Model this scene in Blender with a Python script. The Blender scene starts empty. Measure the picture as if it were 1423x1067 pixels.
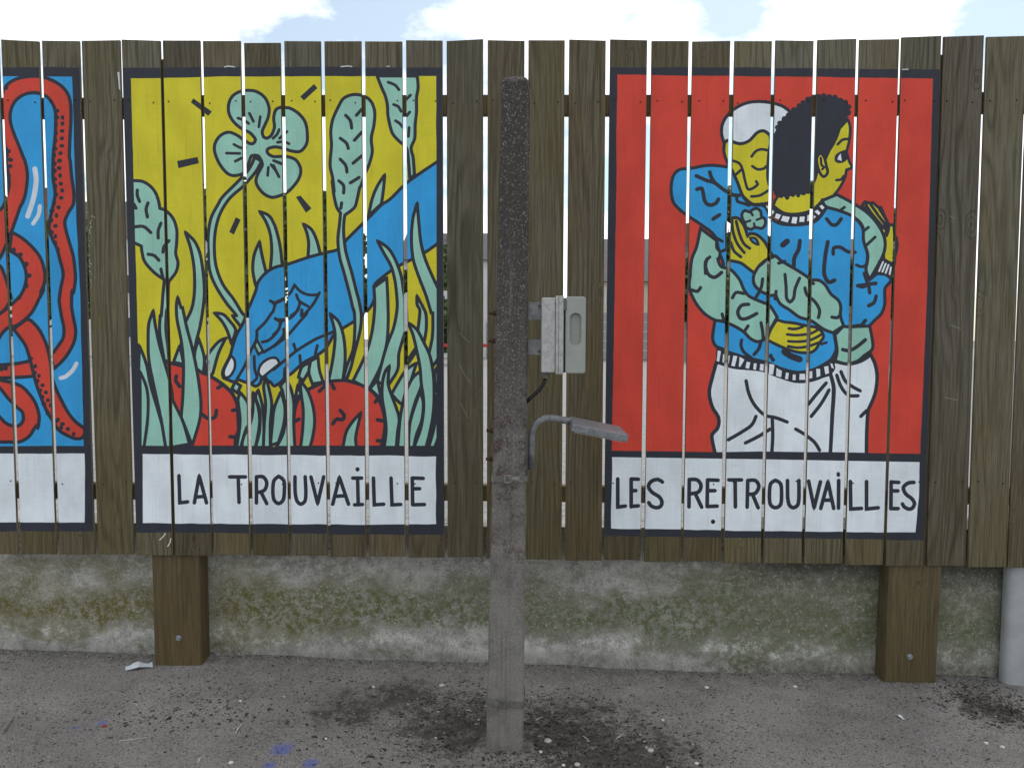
import bpy, bmesh, math, random
import numpy as np
from mathutils import Vector, Matrix
from mathutils.geometry import delaunay_2d_cdt
random.seed(7); np.random.seed(7)
S = bpy.context.scene
COL = S.collection

# ------------------------------------------------------------------ camera
IW, IH, FPX = 1423.0, 1067.0, 1070.0
CAM = np.array([0.0, -3.0, 1.35])
YAW, PITCH, ROLL = 0.02314776, 0.06087126, 0.0025021
_fw = np.array([-math.sin(YAW)*math.cos(PITCH), math.cos(YAW)*math.cos(PITCH), -math.sin(PITCH)])
_r0 = np.array([math.cos(YAW), math.sin(YAW), 0.0]); _u0 = np.cross(_r0, _fw)
_rt = math.cos(ROLL)*_r0 + math.sin(ROLL)*_u0
_up = -math.sin(ROLL)*_r0 + math.cos(ROLL)*_u0
cam_data = bpy.data.cameras.new('camera'); cam = bpy.data.objects.new('camera', cam_data)
COL.objects.link(cam); S.camera = cam
cam.matrix_world = Matrix(((_rt[0], _up[0], -_fw[0], CAM[0]), (_rt[1], _up[1], -_fw[1], CAM[1]),
                           (_rt[2], _up[2], -_fw[2], CAM[2]), (0, 0, 0, 1)))
cam_data.sensor_width = 36.0; cam_data.lens = FPX/IW*36.0
cam_data.clip_start = 0.05; cam_data.clip_end = 2000.0

# ------------------------------------------------------------------ sky and sun
SUN_EL, SUN_AZ = math.radians(52), math.radians(22)     # the sun stands behind the fence, a little to the right
w = bpy.data.worlds.new('World'); S.world = w; w.use_nodes = True
nt = w.node_tree; nt.nodes.clear()
def wn(t, **k):
    n = nt.nodes.new(t)
    for a, v in k.items(): setattr(n, a, v)
    return n
out = wn('ShaderNodeOutputWorld'); bg = wn('ShaderNodeBackground'); bg.inputs['Strength'].default_value = 0.1
sky = wn('ShaderNodeTexSky', sky_type='NISHITA'); sky.sun_disc = False
sky.sun_elevation = SUN_EL; sky.sun_rotation = SUN_AZ
tc = wn('ShaderNodeTexCoord'); mp = wn('ShaderNodeMapping')
mp.inputs['Scale'].default_value = (1.0, 1.0, 1.9); mp.inputs['Location'].default_value = (2.7441, 3.5759, 3.0138)
n1 = wn('ShaderNodeTexNoise'); n1.inputs['Scale'].default_value = 3.6; n1.inputs['Detail'].default_value = 9; n1.inputs['Roughness'].default_value = 0.58
rmp = wn('ShaderNodeValToRGB'); rmp.color_ramp.elements[0].position = 0.435; rmp.color_ramp.elements[1].position = 0.53; rmp.color_ramp.elements[0].color = (0.24, 0.24, 0.24, 1)
mx = wn('ShaderNodeMix', data_type='RGBA'); mx.inputs['B'].default_value = (13.2, 13.3, 13.5, 1)
nt.links.new(tc.outputs['Generated'], mp.inputs['Vector']); nt.links.new(mp.outputs['Vector'], n1.inputs['Vector'])
nt.links.new(n1.outputs['Fac'], rmp.inputs['Fac']); nt.links.new(rmp.outputs['Color'], mx.inputs['Factor'])
tint = wn('ShaderNodeMix', data_type='RGBA', blend_type='MULTIPLY'); tint.inputs['Factor'].default_value = 1.0; tint.inputs['B'].default_value = (0.92, 1.08, 1.04, 1)
nt.links.new(sky.outputs['Color'], tint.inputs['A']); nt.links.new(tint.outputs['Result'], mx.inputs['A']); nt.links.new(mx.outputs['Result'], bg.inputs['Color'])
nt.links.new(bg.outputs['Background'], out.inputs['Surface'])
sun_d = bpy.data.lights.new('sun', 'SUN'); sun_d.energy = 1.3; sun_d.angle = math.radians(11); sun_d.color = (1.0, 0.96, 0.9)
sun = bpy.data.objects.new('sun', sun_d); COL.objects.link(sun)
_sd = Vector((math.sin(SUN_AZ)*math.cos(SUN_EL), math.cos(SUN_AZ)*math.cos(SUN_EL), math.sin(SUN_EL)))
sun.rotation_euler = (-_sd).to_track_quat('-Z', 'Y').to_euler(); sun.location = (0, 0, 20)
vs = S.view_settings; vs.view_transform = 'Standard'; vs.look = 'None'; vs.exposure = 0.22; vs.gamma = 1.0; vs.use_curve_mapping = False

# ------------------------------------------------------------------ helpers
def ray(px, py):
    return (px-IW/2)/FPX*_rt - (py-IH/2)/FPX*_up + _fw
def at(px, py, Y):
    """the point of the vertical plane y = Y that stands at this spot of the photograph"""
    d = ray(px, py); return CAM + d*((Y-CAM[1])/d[1])
def gz(x):
    """height of the ground, which falls gently to the right"""
    return -0.0165*max(-3.2, min(3.2, x))
def on_ground(px, py):
    d = ray(px, py); p = CAM
    z = 0.0
    for _ in range(6):
        p = CAM + d*((z-CAM[2])/d[2]); z = gz(p[0])
    return p
def prop(o, label=None, cat=None, group=None, kind=None):
    if label: o['label'] = label
    if cat: o['category'] = cat
    if group: o['group'] = group
    if kind: o['kind'] = kind
    return o
def empty(name, loc, label, cat, group=None):
    o = bpy.data.objects.new(name, None); COL.objects.link(o); o.location = loc; o.empty_display_size = 0.1
    return prop(o, label, cat, group)
def link(name, me, mat=None, parent=None, loc=None):
    o = bpy.data.objects.new(name, me); COL.objects.link(o)
    if mat is not None and not me.materials: me.materials.append(mat)
    if parent is not None:
        o.parent = parent
    if loc is not None: o.location = loc
    return o
def from_bm(name, bm, mat=None, parent=None, smooth=False, loc=None):
    me = bpy.data.meshes.new(name); bm.normal_update(); bm.to_mesh(me); bm.free()
    if smooth:
        for p in me.polygons: p.use_smooth = True
    return link(name, me, mat, parent, loc)
def world_part(name, bm, mat, parent, smooth=False):
    """a part built in world coordinates under a thing whose base is somewhere else"""
    bmesh.ops.translate(bm, verts=bm.verts, vec=-root_loc(parent))
    return from_bm(name, bm, mat, parent, smooth)
def root_loc(o):
    v = Vector((0, 0, 0))
    while o is not None:
        v += o.location; o = o.parent
    return v
def add_box(bm, x0, x1, y0, y1, z0, z1, bev=0.0, seg=2):
    vs_ = [bm.verts.new((x, y, z)) for x in (x0, x1) for y in (y0, y1) for z in (z0, z1)]
    a, b, c, d, e, f, g, h = vs_
    fs = [bm.faces.new(q) for q in ((a, b, d, c), (e, g, h, f), (a, e, f, b), (c, d, h, g), (a, c, g, e), (b, f, h, d))]
    if bev:
        es = {e_ for f_ in fs for e_ in f_.edges}
        bmesh.ops.bevel(bm, geom=list(es), offset=bev, segments=seg, profile=0.5, affect='EDGES')
def add_tube(bm, pts, r, n=10, square=False, cap=True):
    pts = [Vector(p) for p in pts]; rings = []
    for i, p in enumerate(pts):
        t = (pts[min(i+1, len(pts)-1)]-pts[max(i-1, 0)]).normalized()
        side = t.cross(Vector((0, 1, 0)))
        if side.length < 1e-3: side = t.cross(Vector((1, 0, 0)))
        side.normalize(); upv = side.cross(t).normalized()
        ring = []
        for k in range(n):
            a = 2*math.pi*(k+0.5)/n
            ca, sa = math.cos(a), math.sin(a)
            if square:
                m_ = max(abs(ca), abs(sa)); q = min(1/m_, 1.28); ca, sa = ca*q, sa*q
            rr = r[i] if isinstance(r, (list, tuple)) else r
            ring.append(bm.verts.new(p+side*(ca*rr)+upv*(sa*rr)))
        rings.append(ring)
    for a, b in zip(rings, rings[1:]):
        for k in range(n): bm.faces.new((a[k], a[(k+1) % n], b[(k+1) % n], b[k]))
    if cap:
        bm.faces.new(rings[0][::-1]); bm.faces.new(rings[-1])
    bmesh.ops.recalc_face_normals(bm, faces=bm.faces)

# ------------------------------------------------------------------ materials
class NT:
    def __init__(s, name):
        s.m = bpy.data.materials.new(name); s.m.use_nodes = True; s.t = s.m.node_tree
        s.b = s.t.nodes['Principled BSDF']; s.geo = None
    def n(s, typ, **k):
        nd = s.t.nodes.new(typ)
        for a, v in k.items(): setattr(nd, a, v)
        return nd
    def put(s, sock, v):
        if v is None: return
        if isinstance(v, bpy.types.NodeSocket): s.t.links.new(v, sock)
        elif isinstance(v, (tuple, list)) and sock.type == 'RGBA' and len(v) == 3: sock.default_value = (*v, 1)
        else: sock.default_value = v
    def obj(s): return s.n('ShaderNodeTexCoord').outputs['Object']
    def pos(s): return s.n('ShaderNodeNewGeometry').outputs['Position']
    def map(s, vec, scale=(1, 1, 1), loc=(0, 0, 0)):
        m = s.n('ShaderNodeMapping'); s.put(m.inputs['Vector'], vec); s.put(m.inputs['Scale'], scale); s.put(m.inputs['Location'], loc); return m.outputs['Vector']
    def noise(s, vec, scale, detail=4, rough=0.55, dist=0.0):
        n = s.n('ShaderNodeTexNoise'); s.put(n.inputs['Vector'], vec); n.inputs['Scale'].default_value = scale
        n.inputs['Detail'].default_value = detail; n.inputs['Roughness'].default_value = rough; n.inputs['Distortion'].default_value = dist
        return n.outputs['Fac']
    def voro(s, vec, scale, out='Distance', feature='F1'):
        n = s.n('ShaderNodeTexVoronoi', feature=feature); s.put(n.inputs['Vector'], vec); n.inputs['Scale'].default_value = scale
        return n.outputs[out]
    def math(s, op, a, b=0.0, c=None):
        n = s.n('ShaderNodeMath', operation=op); s.put(n.inputs[0], a); s.put(n.inputs[1], b)
        if c is not None: s.put(n.inputs[2], c)
        return n.outputs[0]
    def ramp(s, v, lo, hi, a=0.0, b=1.0):
        n = s.n('ShaderNodeMapRange', interpolation_type='SMOOTHSTEP'); s.put(n.inputs['Value'], v)
        for k, x in zip(('From Min', 'From Max', 'To Min', 'To Max'), (lo, hi, a, b)): s.put(n.inputs[k], x)
        return n.outputs['Result']
    def mix(s, f, a, b, mode='MIX'):
        n = s.n('ShaderNodeMix', data_type='RGBA', blend_type=mode); s.put(n.inputs['Factor'], f); s.put(n.inputs['A'], a); s.put(n.inputs['B'], b)
        return n.outputs['Result']
    def gray(s, v):
        n = s.n('ShaderNodeCombineColor')
        for k in range(3): s.put(n.inputs[k], v)
        return n.outputs['Color']
    def xyz(s, vec):
        n = s.n('ShaderNodeSeparateXYZ'); s.put(n.inputs[0], vec); return n.outputs
    def bump(s, h, dist=0.002, strength=0.6, prev=None):
        n = s.n('ShaderNodeBump'); s.put(n.inputs['Height'], h); n.inputs['Distance'].default_value = dist; n.inputs['Strength'].default_value = strength
        if prev is not None: s.put(n.inputs['Normal'], prev)
        return n.outputs['Normal']
    def done(s, col=None, rough=0.8, normal=None, metal=0.0, spec=0.5):
        s.put(s.b.inputs['Base Color'], col); s.put(s.b.inputs['Roughness'], rough); s.put(s.b.inputs['Metallic'], metal)
        s.put(s.b.inputs['Specular IOR Level'], spec)
        if normal is not None: s.put(s.b.inputs['Normal'], normal)
        return s.m

def wood_material(name, painted=True, dark=(0.042, 0.034, 0.016), light=(0.134, 0.112, 0.062), grey=(0.152, 0.140, 0.098)):
    k = NT(name)
    rnd = k.n('ShaderNodeObjectInfo').outputs['Random']
    off = k.n('ShaderNodeCombineXYZ'); k.put(off.inputs[0], k.math('MULTIPLY', rnd, 37.0)); k.put(off.inputs[2], k.math('MULTIPLY', rnd, 91.0))
    add = k.n('ShaderNodeVectorMath', operation='ADD'); k.put(add.inputs[0], k.obj()); k.put(add.inputs[1], off.outputs[0])
    v = add.outputs[0]
    # growth rings: stretched bands that close into long arches, with a few knots pulling them aside
    warp = k.noise(k.map(v, (5.0, 5.0, 0.55)), 1.0, 2, 0.5)
    kn = k.voro(k.map(v, (7.0, 0.0, 3.6)), 1.0)
    knot = k.ramp(kn, 0.0, 0.22, 1.0, 0.0)
    sep = k.xyz(v)
    ph = k.math('ADD', k.math('MULTIPLY', warp, 95.0), k.math('MULTIPLY', sep[0], 210.0))
    ph = k.math('ADD', ph, k.math('MULTIPLY', knot, 14.0))
    ring = k.math('MULTIPLY_ADD', k.math('SINE', ph), 0.5, 0.5)
    ring = k.math('POWER', ring, 3.2)
    fib = k.noise(k.map(v, (420.0, 420.0, 9.0)), 1.0, 3, 0.6)
    fib2 = k.noise(k.map(v, (120.0, 120.0, 2.6)), 1.0, 4, 0.7)
    blot = k.noise(k.map(v, (7.0, 7.0, 2.5)), 1.0, 4, 0.6)
    c = k.mix(k.ramp(blot, 0.3, 0.7), light, grey)
    c = k.mix(k.math('MULTIPLY', ring, k.math('MULTIPLY', k.ramp(warp, 0.35, 0.6, 0.35, 0.85), k.ramp(blot, 0.35, 0.65, 0.35, 0.9))), c, dark)
    c = k.mix(k.ramp(fib2, 0.47, 0.64, 0.0, 0.62), c, dark)
    c = k.mix(k.ramp(fib, 0.40, 0.66, 0.0, 0.5), c, (0.045, 0.036, 0.02))
    c = k.mix(k.math('MULTIPLY', k.ramp(kn, 0.03, 0.075, 1.0, 0.0), k.ramp(k.voro(k.map(v, (7.0, 0.0, 3.6)), 1.0, 'Color'), 0.55, 0.6)), c, (0.075, 0.043, 0.02))
    tone = k.ramp(rnd, 0.0, 1.0, 0.80, 1.16)
    hs = k.n('ShaderNodeHueSaturation'); k.put(hs.inputs['Color'], c); k.put(hs.inputs['Value'], tone)
    k.put(hs.inputs['Hue'], k.ramp(k.math('FRACT', k.math('MULTIPLY', rnd, 7.3)), 0, 1, 0.488, 0.512))
    k.put(hs.inputs['Saturation'], k.ramp(k.math('FRACT', k.math('MULTIPLY', rnd, 13.7)), 0, 1, 0.72, 1.05))
    c = hs.outputs['Color']
    # browner, darker wood towards the bottom of each board
    zz = sep[2]
    lz = k.xyz(k.obj())[2]
    c = k.mix(k.ramp(k.math('ADD', lz, k.math('MULTIPLY', fib2, 0.35)), 0.12, 1.25, 0.75, 0.0), c, (0.86, 0.78, 0.60), 'MULTIPLY')
    # pale scratches and rubbed specks
    scr = k.math('MULTIPLY', k.ramp(k.noise(k.map(v, (260, 260, 60)), 1.0, 2, 0.5), 0.735, 0.77), k.ramp(k.noise(v, 5.0, 2), 0.5, 0.62))
    c = k.mix(k.math('MULTIPLY', scr, 0.55), c, (0.34, 0.33, 0.29))
    saw = k.noise(k.map(v, (3.0, 3.0, 330.0)), 1.0, 2, 0.5)
    h = k.math('ADD', k.math('MULTIPLY', fib, 0.5), k.math('ADD', k.math('MULTIPLY', ring, -0.5), k.math('MULTIPLY', saw, 0.22)))
    rough = 0.82
    if painted:
        at_ = k.n('ShaderNodeAttribute', attribute_name='paint')
        mask = at_.outputs['Alpha']
        stroke = k.noise(k.map(v, (14.0, 14.0, 120.0)), 1.0, 4, 0.6)
        cloud = k.noise(k.map(v, (9, 9, 5)), 1.0, 3, 0.55)
        val = k.math('ADD', k.ramp(stroke, 0.25, 0.8, 0.965, 1.03), k.math('ADD', k.ramp(cloud, 0.3, 0.7, -0.10, 0.07), k.ramp(k.math('FRACT', k.math('MULTIPLY', rnd, 23.1)), 0, 1, -0.05, 0.05)))
        val = k.math('SUBTRACT', val, k.math('MULTIPLY', k.ramp(fib2, 0.5, 0.8), 0.10))
        pc = k.mix(1.0, at_.outputs['Color'], k.gray(val), 'MULTIPLY')
        # thin wear: wood shows in fine grain lines and chips
        chip = k.ramp(k.noise(k.map(v, (120, 120, 35)), 1.0, 5, 0.7), 0.735, 0.76)
        line = k.math('MULTIPLY', k.ramp(k.noise(k.map(v, (1.2, 1.2, 60.0)), 1.0, 2, 0.5), 0.70, 0.73), k.ramp(k.noise(v, 9.0, 3), 0.5, 0.65))
        wear = k.math('MAXIMUM', chip, k.math('MULTIPLY', line, 0.16))
        grain = k.math('MULTIPLY', k.ramp(fib2, 0.56, 0.72), 0.16)
        m2 = k.math('MULTIPLY', mask, k.math('SUBTRACT', 1.0, k.math('MINIMUM', k.math('ADD', wear, grain), 1.0)))
        c = k.mix(m2, c, pc)
        rough = k.math('SUBTRACT', 0.84, k.math('MULTIPLY', mask, 0.22))
        h = k.math('MULTIPLY', h, k.math('SUBTRACT', 1.0, k.math('MULTIPLY', mask, 0.35)))
    return k.done(c, rough, k.bump(h, 0.0018, 0.75), spec=0.3)

def flat(name, col, rough=0.8, metal=0.0, var=0.15, scale=30.0, bump=0.0, spec=0.4):
    k = NT(name); v = k.obj(); n = k.noise(v, scale, 5, 0.6)
    c = k.mix(1.0, col, k.gray(k.ramp(n, 0.25, 0.75, 1-var, 1+var)), 'MULTIPLY')
    return k.done(c, rough, k.bump(n, bump, 0.5) if bump else None, metal, spec)

M_WOOD = wood_material('weathered_painted_wood')
M_POSTW = wood_material('brown_treated_wood', False, (0.066, 0.050, 0.018), (0.140, 0.106, 0.043), (0.120, 0.098, 0.048))
# ------------------------------------------------------------------ the painted pictures
# Points are written as read off enlarged crops of the photograph; each letter is one crop (x origin, y origin, scale).
VIEW = dict(A=(0, 40, 5.335), B=(0, 220, 5.335), C=(0, 400, 5.335), D=(0, 580, 5.335), E=(160, 80, 5.333), F=(380, 80, 5.333),
            G=(160, 240, 5.333), H=(380, 240, 5.333), I=(160, 420, 5.333), J=(380, 420, 5.333), K=(180, 600, 5.927), L=(400, 600, 5.929),
            M=(840, 80, 5.333), N=(1060, 80, 5.335), O=(900, 220, 6.667), P=(1060, 220, 5.93), Q=(930, 360, 6.669), R=(1060, 380, 6.67),
            T=(960, 480, 5.082), U=(830, 620, 5.692), V=(1060, 620, 5.692), Z=(0, 0, 1.0))
NAVY, YEL, MINT, BLUE, RED, WHITE = (0.026, 0.029, 0.042), (0.60, 0.54, 0.024), (0.29, 0.56, 0.46), (0.030, 0.33, 0.70), (0.61, 0.056, 0.034), (0.72, 0.78, 0.83)
LAYERS = []          # ('fill', colour, loop) / ('line', colour, points, width, closed), painted in this order
def read(txt, closed):
    pts = []; vw = VIEW['Z']
    for tok in txt.replace(':', ': ').split():
        if tok.endswith(':'): vw = VIEW[tok[0]]; continue
        sharp = tok.endswith('*'); x, y = tok.rstrip('*').split(',')
        pts.append((vw[0]+float(x)/vw[2], vw[1]+float(y)/vw[2], sharp))
    n = len(pts)
    if n == 2 and not closed: return [p[:2] for p in pts]
    res = []
    for i in range(n if closed else n-1):
        p1, p2 = pts[i], pts[(i+1) % n]
        p0 = pts[(i-1) % n] if closed or i > 0 else p1
        p3 = pts[(i+2) % n] if closed or i+2 < n else p2
        a0 = p1 if p1[2] else p0; a3 = p2 if p2[2] else p3
        L = math.hypot(p2[0]-p1[0], p2[1]-p1[1]); m = max(1, int(L/2.4))
        for j in range(m):
            t = j/m; q = []
            for c in (0, 1):
                m1 = 0.5*(p2[c]-a0[c]) if a0 is not p1 else 0.5*(p2[c]-p1[c])
                m2 = 0.5*(a3[c]-p1[c]) if a3 is not p2 else 0.5*(p2[c]-p1[c])
                # limit tangents so that uneven spacing does not overshoot
                m1 = max(-L, min(L, m1)); m2 = max(-L, min(L, m2))
                h00, h10, h01, h11 = 2*t**3-3*t*t+1, t**3-2*t*t+t, -2*t**3+3*t*t, t**3-t*t
                q.append(h00*p1[c]+h10*m1+h01*p2[c]+h11*m2)
            res.append(tuple(q))
    if not closed: res.append(pts[-1][:2])
    return res
def fill(col, txt): LAYERS.append(('fill', col, read(txt, True)))
def line(txt, wd=4.2, col=NAVY):
    for part in txt.split(';'):
        if part.strip(): LAYERS.append(('line', col, read(part, False), wd*1.07, False))
def shape(col, txt, wd=4.3):
    p = read(txt, True); LAYERS.append(('fill', col, p)); LAYERS.append(('line', NAVY, p, wd*1.07, True))
def dots(view, txt, r=3.0, col=NAVY):
    v = VIEW[view]
    for tok in txt.split():
        x, y = map(float, tok.split(',')); x = v[0]+x/v[2]; y = v[1]+y/v[2]
        ph = random.random()*6; e = random.uniform(0.85, 1.2)
        LAYERS.append(('fill', col, [(x+r*e*math.cos(ph+a*math.pi/5), y+r/e*math.sin(ph+a*math.pi/5)) for a in range(10)]))
def quads(col, view, lst):
    for q in lst: fill(col, view+':'+' '.join('%g,%g*' % (q[i], q[i+1]) for i in range(0, 8, 2)))
def wavy(col, corners, amp=0.55):
    res = []
    for i, (x0, y0) in enumerate(corners):
        x1, y1 = corners[(i+1) % len(corners)]; L = math.hypot(x1-x0, y1-y0); m = max(1, int(L/13)); o = 0.0
        for j in range(m):
            t = j/m; o = 0.6*o+random.uniform(-amp, amp) if j else 0.0
            res.append((x0+(x1-x0)*t-(y1-y0)/L*o, y0+(y1-y0)*t+(x1-x0)/L*o))
    LAYERS.append(('fill', col, res))

# --- first picture: red octopus arms
wavy(NAVY, [(-90, 94.5), (110.5, 94.5), (114, 200), (131.5, 738), (-90, 739)])
wavy(BLUE, [(-80, 107), (100.3, 107), (106, 300), (112, 420), (116.6, 619.6), (-80, 619.6)], 0.3)
wavy(WHITE, [(-80, 630), (117.7, 630), (118.3, 660), (117.7, 725.8), (-80, 726)], 0.3)
shape(RED, 'B:-60,830 0,800 45,905 85,1040 C:85,60 50,140 0,190 -80,240', 4.6)
shape(RED, 'C:-60,575* 120,562 235,540* 250,655* 100,665 -60,670*', 4.6)
shape(RED, 'C:-60,690 30,690 150,725 220,790 265,860 290,950 280,1040 D:270,60 215,140 150,178 80,182 -60,150', 4.6)
shape(BLUE, 'C:-60,690* 0,745 60,820 120,880 165,920 172,980 140,1020 90,1022 40,1000 -10,950 -60,900', 4.6)
shape(RED, 'B:-50,430 20,360 62,230 66,150 50,60 A:45,960 28,800 14,650 12,520 25,460 60,410 120,375 200,357 280,354 350,370 420,402 475,445 510,500 525,570 527,680 520,800 515,950 B:522,20 530,120 547,250 545,340 510,400 482,470 492,540 520,640 545,730 557,830 560,900 545,1000 C:535,20 532,140 547,230 562,320 550,400 510,480 460,545 400,600* 380,500* 400,475 440,420 470,370 475,300 455,200 440,100 B:440,1050 452,960 470,860 450,770 420,660 390,600 365,520 375,440 400,330 410,250 395,150 395,20 A:400,900 410,800 415,650 405,590 380,540 340,500 270,477 200,482 140,512 100,557 77,620 77,690 100,770 140,870 175,960 B:185,20 203,130 185,280 150,360 85,545 45,640 -20,740', 4.6)
shape(RED, 'B:85,548* 160,590 240,660 300,740 330,840 330,920 300,1000 C:325,10 290,80 230,190 130,275 60,295 20,330 -50,420 -60,250 0,190 40,160 100,110 150,60 B:140,1040 180,960 195,880 180,800 140,730 70,685*', 4.6)
shape(RED, 'C:190,238* 225,240 290,310 335,400 360,480 375,560 385,640 405,720 450,820 510,930 560,990 630,1045 D:630,110 610,150 560,156 500,132 440,95 C:390,985 340,900 300,800 265,700 240,600 220,520 190,430 150,370 100,305*', 4.6)
dots('A', '425,610 465,660 465,705 462,760 460,815 460,870 450,925 445,980 440,1035 65,910 75,970 75,1020 45,440', 3.1)
dots('A', '420,660 415,715 415,775 412,830 407,890 402,940 402,1000 40,890 50,940', 3.6)
dots('B', '440,20 440,75 447,130 452,190 462,240 455,295 435,365 420,425 412,502 412,580 80,15 75,60 68,130', 3.1)
dots('B', '400,45 405,95 405,155 410,210 415,270 402,330 387,390 380,460 382,550 410,630 430,680 100,680 150,715 195,785 215,870 195,945', 3.6)
dots('C', '262,580 288,652 315,722 340,775 355,832 375,870 430,975 460,1010 505,1045', 3.0)
dots('C', '225,525 255,630 275,690 295,760 312,810 325,860 355,930 415,1030 10,600 40,595', 3.5)
dots('D', '430,18 465,47 505,85 548,122 415,30 455,75', 3.0)
line('B:258,80 268,160 250,290 205,430', 6.6, (0.62, 0.68, 0.76)); line('B:295,355 285,420 245,485', 5.2, (0.62, 0.68, 0.76)); line('C:568,560 540,610 490,655 450,668', 5.2, (0.62, 0.68, 0.76))

# --- second picture: hand picking a clover
wavy(NAVY, [(168, 94.8), (300, 94), (614.9, 93.8), (617.6, 743), (400, 741), (187, 739.5)])
wavy(YEL, [(182, 109.3), (300, 106.8), (606.3, 106), (606.6, 400), (606, 622), (400, 621.5), (195.6, 619.5), (190, 410)], 0.4)
wavy(WHITE, [(198.2, 630.5), (300, 631.5), (606, 634), (606, 728), (400, 728.3), (198.6, 726.5)], 0.55)
shape(MINT, 'F:768,138* 800,220 830,290 845,360 850,440 880,560 930,620 985,670 1000,760 1010,900* 1045,870* 1035,740 1020,670 1047,600 1050,500 1060,400 1060,300 1072,220 1065,138*')
line('F:850,185 900,205 930,240;F:1015,280 985,310;F:890,350 925,365 945,400;F:1010,405 985,435;F:905,470 935,490 955,515;F:1005,520 1000,585', 4)
shape(MINT, 'G:120,60* 200,65 260,100 300,150 322,210 332,265* 380,285 430,340 457,420 457,520 450,600 467,670 450,740 400,805* 360,790* 290,740 220,660 200,590 195,545* 120,510*')
shape(MINT, 'G:365,795* 355,900 342,1060 I:335,100 330,210 345,320 365,430* 400,445* 392,330 377,200 382,60 G:392,1000 395,830 400,805*')
line('G:165,130 165,170 182,215;G:140,235 155,265;G:245,225 230,270 240,330;G:130,405 210,400 265,445;G:340,375 320,430 320,485;G:245,605 290,615 325,650;G:400,505 365,545 355,590;G:340,715 355,780', 4.4)
shape(MINT, 'E:1035,740* 990,830 900,930 800,1030 G:760,240 710,340 690,460 690,580 700,720 740,830 820,960 900,1060 I:870,100 930,180* 980,110* G:945,1045 880,940 800,830 750,700 735,560 745,420 780,300 850,190 950,100 E:1040,850 1085,770*')
shape(MINT, 'E:1020,640 1040,610 1000,560 940,530 880,480 845,420 840,360 860,300 910,260 980,245 1050,255 1110,300 1140,370 1135,440 1110,500 1090,550 1100,590 1120,600 1155,580 1180,520 1175,450 1190,390 1230,370 F:90,372 130,380 190,420 235,480 250,560 245,640 200,695 140,695 90,680 30,665 E:1170,665 1130,680 1130,710 1170,735 F:30,735 100,735 165,760 200,820 195,880 160,940 100,1000 30,1030 E:1150,1035 1090,1000 1045,930 1055,870 1090,800 1080,760 1060,730 1035,725 1010,730 990,780 960,850 900,875 840,865 780,800 740,710 740,640 780,580 840,555 900,575 950,610 1000,640')
line('E:910,450 950,465 990,490;E:995,415 1025,475;E:1075,440 1065,515;E:880,645 930,670 965,670;E:825,710 925,712;E:890,770 940,745;E:1215,535 1200,570 1170,600;F:100,550 45,600;F:30,630 80,625 115,640;E:1175,765 1230,785;E:1155,795 1190,840 1215,885;E:1135,815 1130,875;F:0,765 60,790;F:0,800 40,885', 3.8)
quads(NAVY, 'E', [(580, 305, 718, 402, 690, 435, 562, 335), (460, 768, 612, 738, 622, 785, 470, 822)])
quads(NAVY, 'F', [(300, 197, 326, 228, 225, 320, 198, 290)]); quads(NAVY, 'H', [(165, 180, 200, 170, 282, 265, 240, 298)]); quads(NAVY, 'G', [(895, 330, 930, 350, 880, 460, 845, 440)])
# carrots, then the grass behind the hand
shape(RED, 'I:180,500* 235,475 350,445 500,470 600,495 700,545 800,610 870,680 905,760 912,860 915,950 895,1000 890,1075* 180,1075*', 5)
line('I:455,545 450,580 480,625;I:640,825 690,860 740,850 750,800;I:800,610 760,635;I:910,795 870,800;I:900,1000 850,995', 5)
for t_ in ('G:1070,288* 1140,320 1182,390 1220,530 1240,700* 1150,710* 1160,580 1150,460 1120,370', 'G:1070,510* 1090,620 1120,745* 1040,835* 1020,720 1030,610',
           'H:220,380* 280,420 320,500 348,610* 255,630* 260,520 245,440', 'F:825,868* 815,980 800,1085* H:705,320* 730,200 770,100',
           'I:735,80* 800,90 850,140 892,200 880,260* 862,310* 830,210 790,140', 'I:820,265* 765,380 725,525* 690,545 662,430* 715,350 770,290',
           'I:480,320* 438,430 435,445* 510,460*', 'I:620,270* 650,360 662,430 655,530* 600,490* 585,400'):
    shape(MINT, t_)
shape(BLUE, 'Z:609,224* F:1000,920 870,1045 H:800,240 700,340 540,500 480,568 380,595 250,630 100,680 G:1190,700 1120,740 1060,810 1040,880 1000,980 I:980,60 950,150 900,240 870,330 850,400 810,480 795,530 805,562* 845,578 880,590 912,572* 960,590 1000,600 1040,622 1075,600 1085,565* 1150,590 1180,620 1240,580 J:90,545 130,530 220,450 310,400 380,350 420,290 450,240 520,190 600,140 680,80 H:735,970 752,900 745,840 790,790 880,720 930,690 1030,640 1110,600 Z:609,338*')
line('G:1150,950 1190,965 1255,935;G:1187,970 1170,1030 I:1160,80 1110,150 1050,210;H:0,970 80,930 125,890 155,832* 200,880 260,905 330,905;H:340,890 320,930 290,980 230,1050 J:250,80 180,160 100,250 0,330;H:170,905 190,950 255,990;H:195,960 180,1020 130,1060;H:210,1015 215,1067;J:15,125 60,130 120,120 170,70 200,0;J:210,60 205,100;J:50,150 40,200 0,240;J:75,200 80,240;I:1185,120 1220,140 1265,130;I:1230,150 1200,220 1140,280 1090,295;I:1250,200 1245,250 1180,320 1100,370;I:1050,210 1045,280 1000,370 960,470 905,565;J:480,190 440,220 320,270 200,340 120,400 0,500;J:150,310 165,360;J:325,320 310,380;J:195,395 200,450;J:85,490 80,540;I:1030,400 1035,500 1050,560 1010,600;J:640,120 500,200', 4)
shape(MINT, 'I:1052,280* 1095,362* 1062,388* 1032,320*', 3.4)
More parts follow.
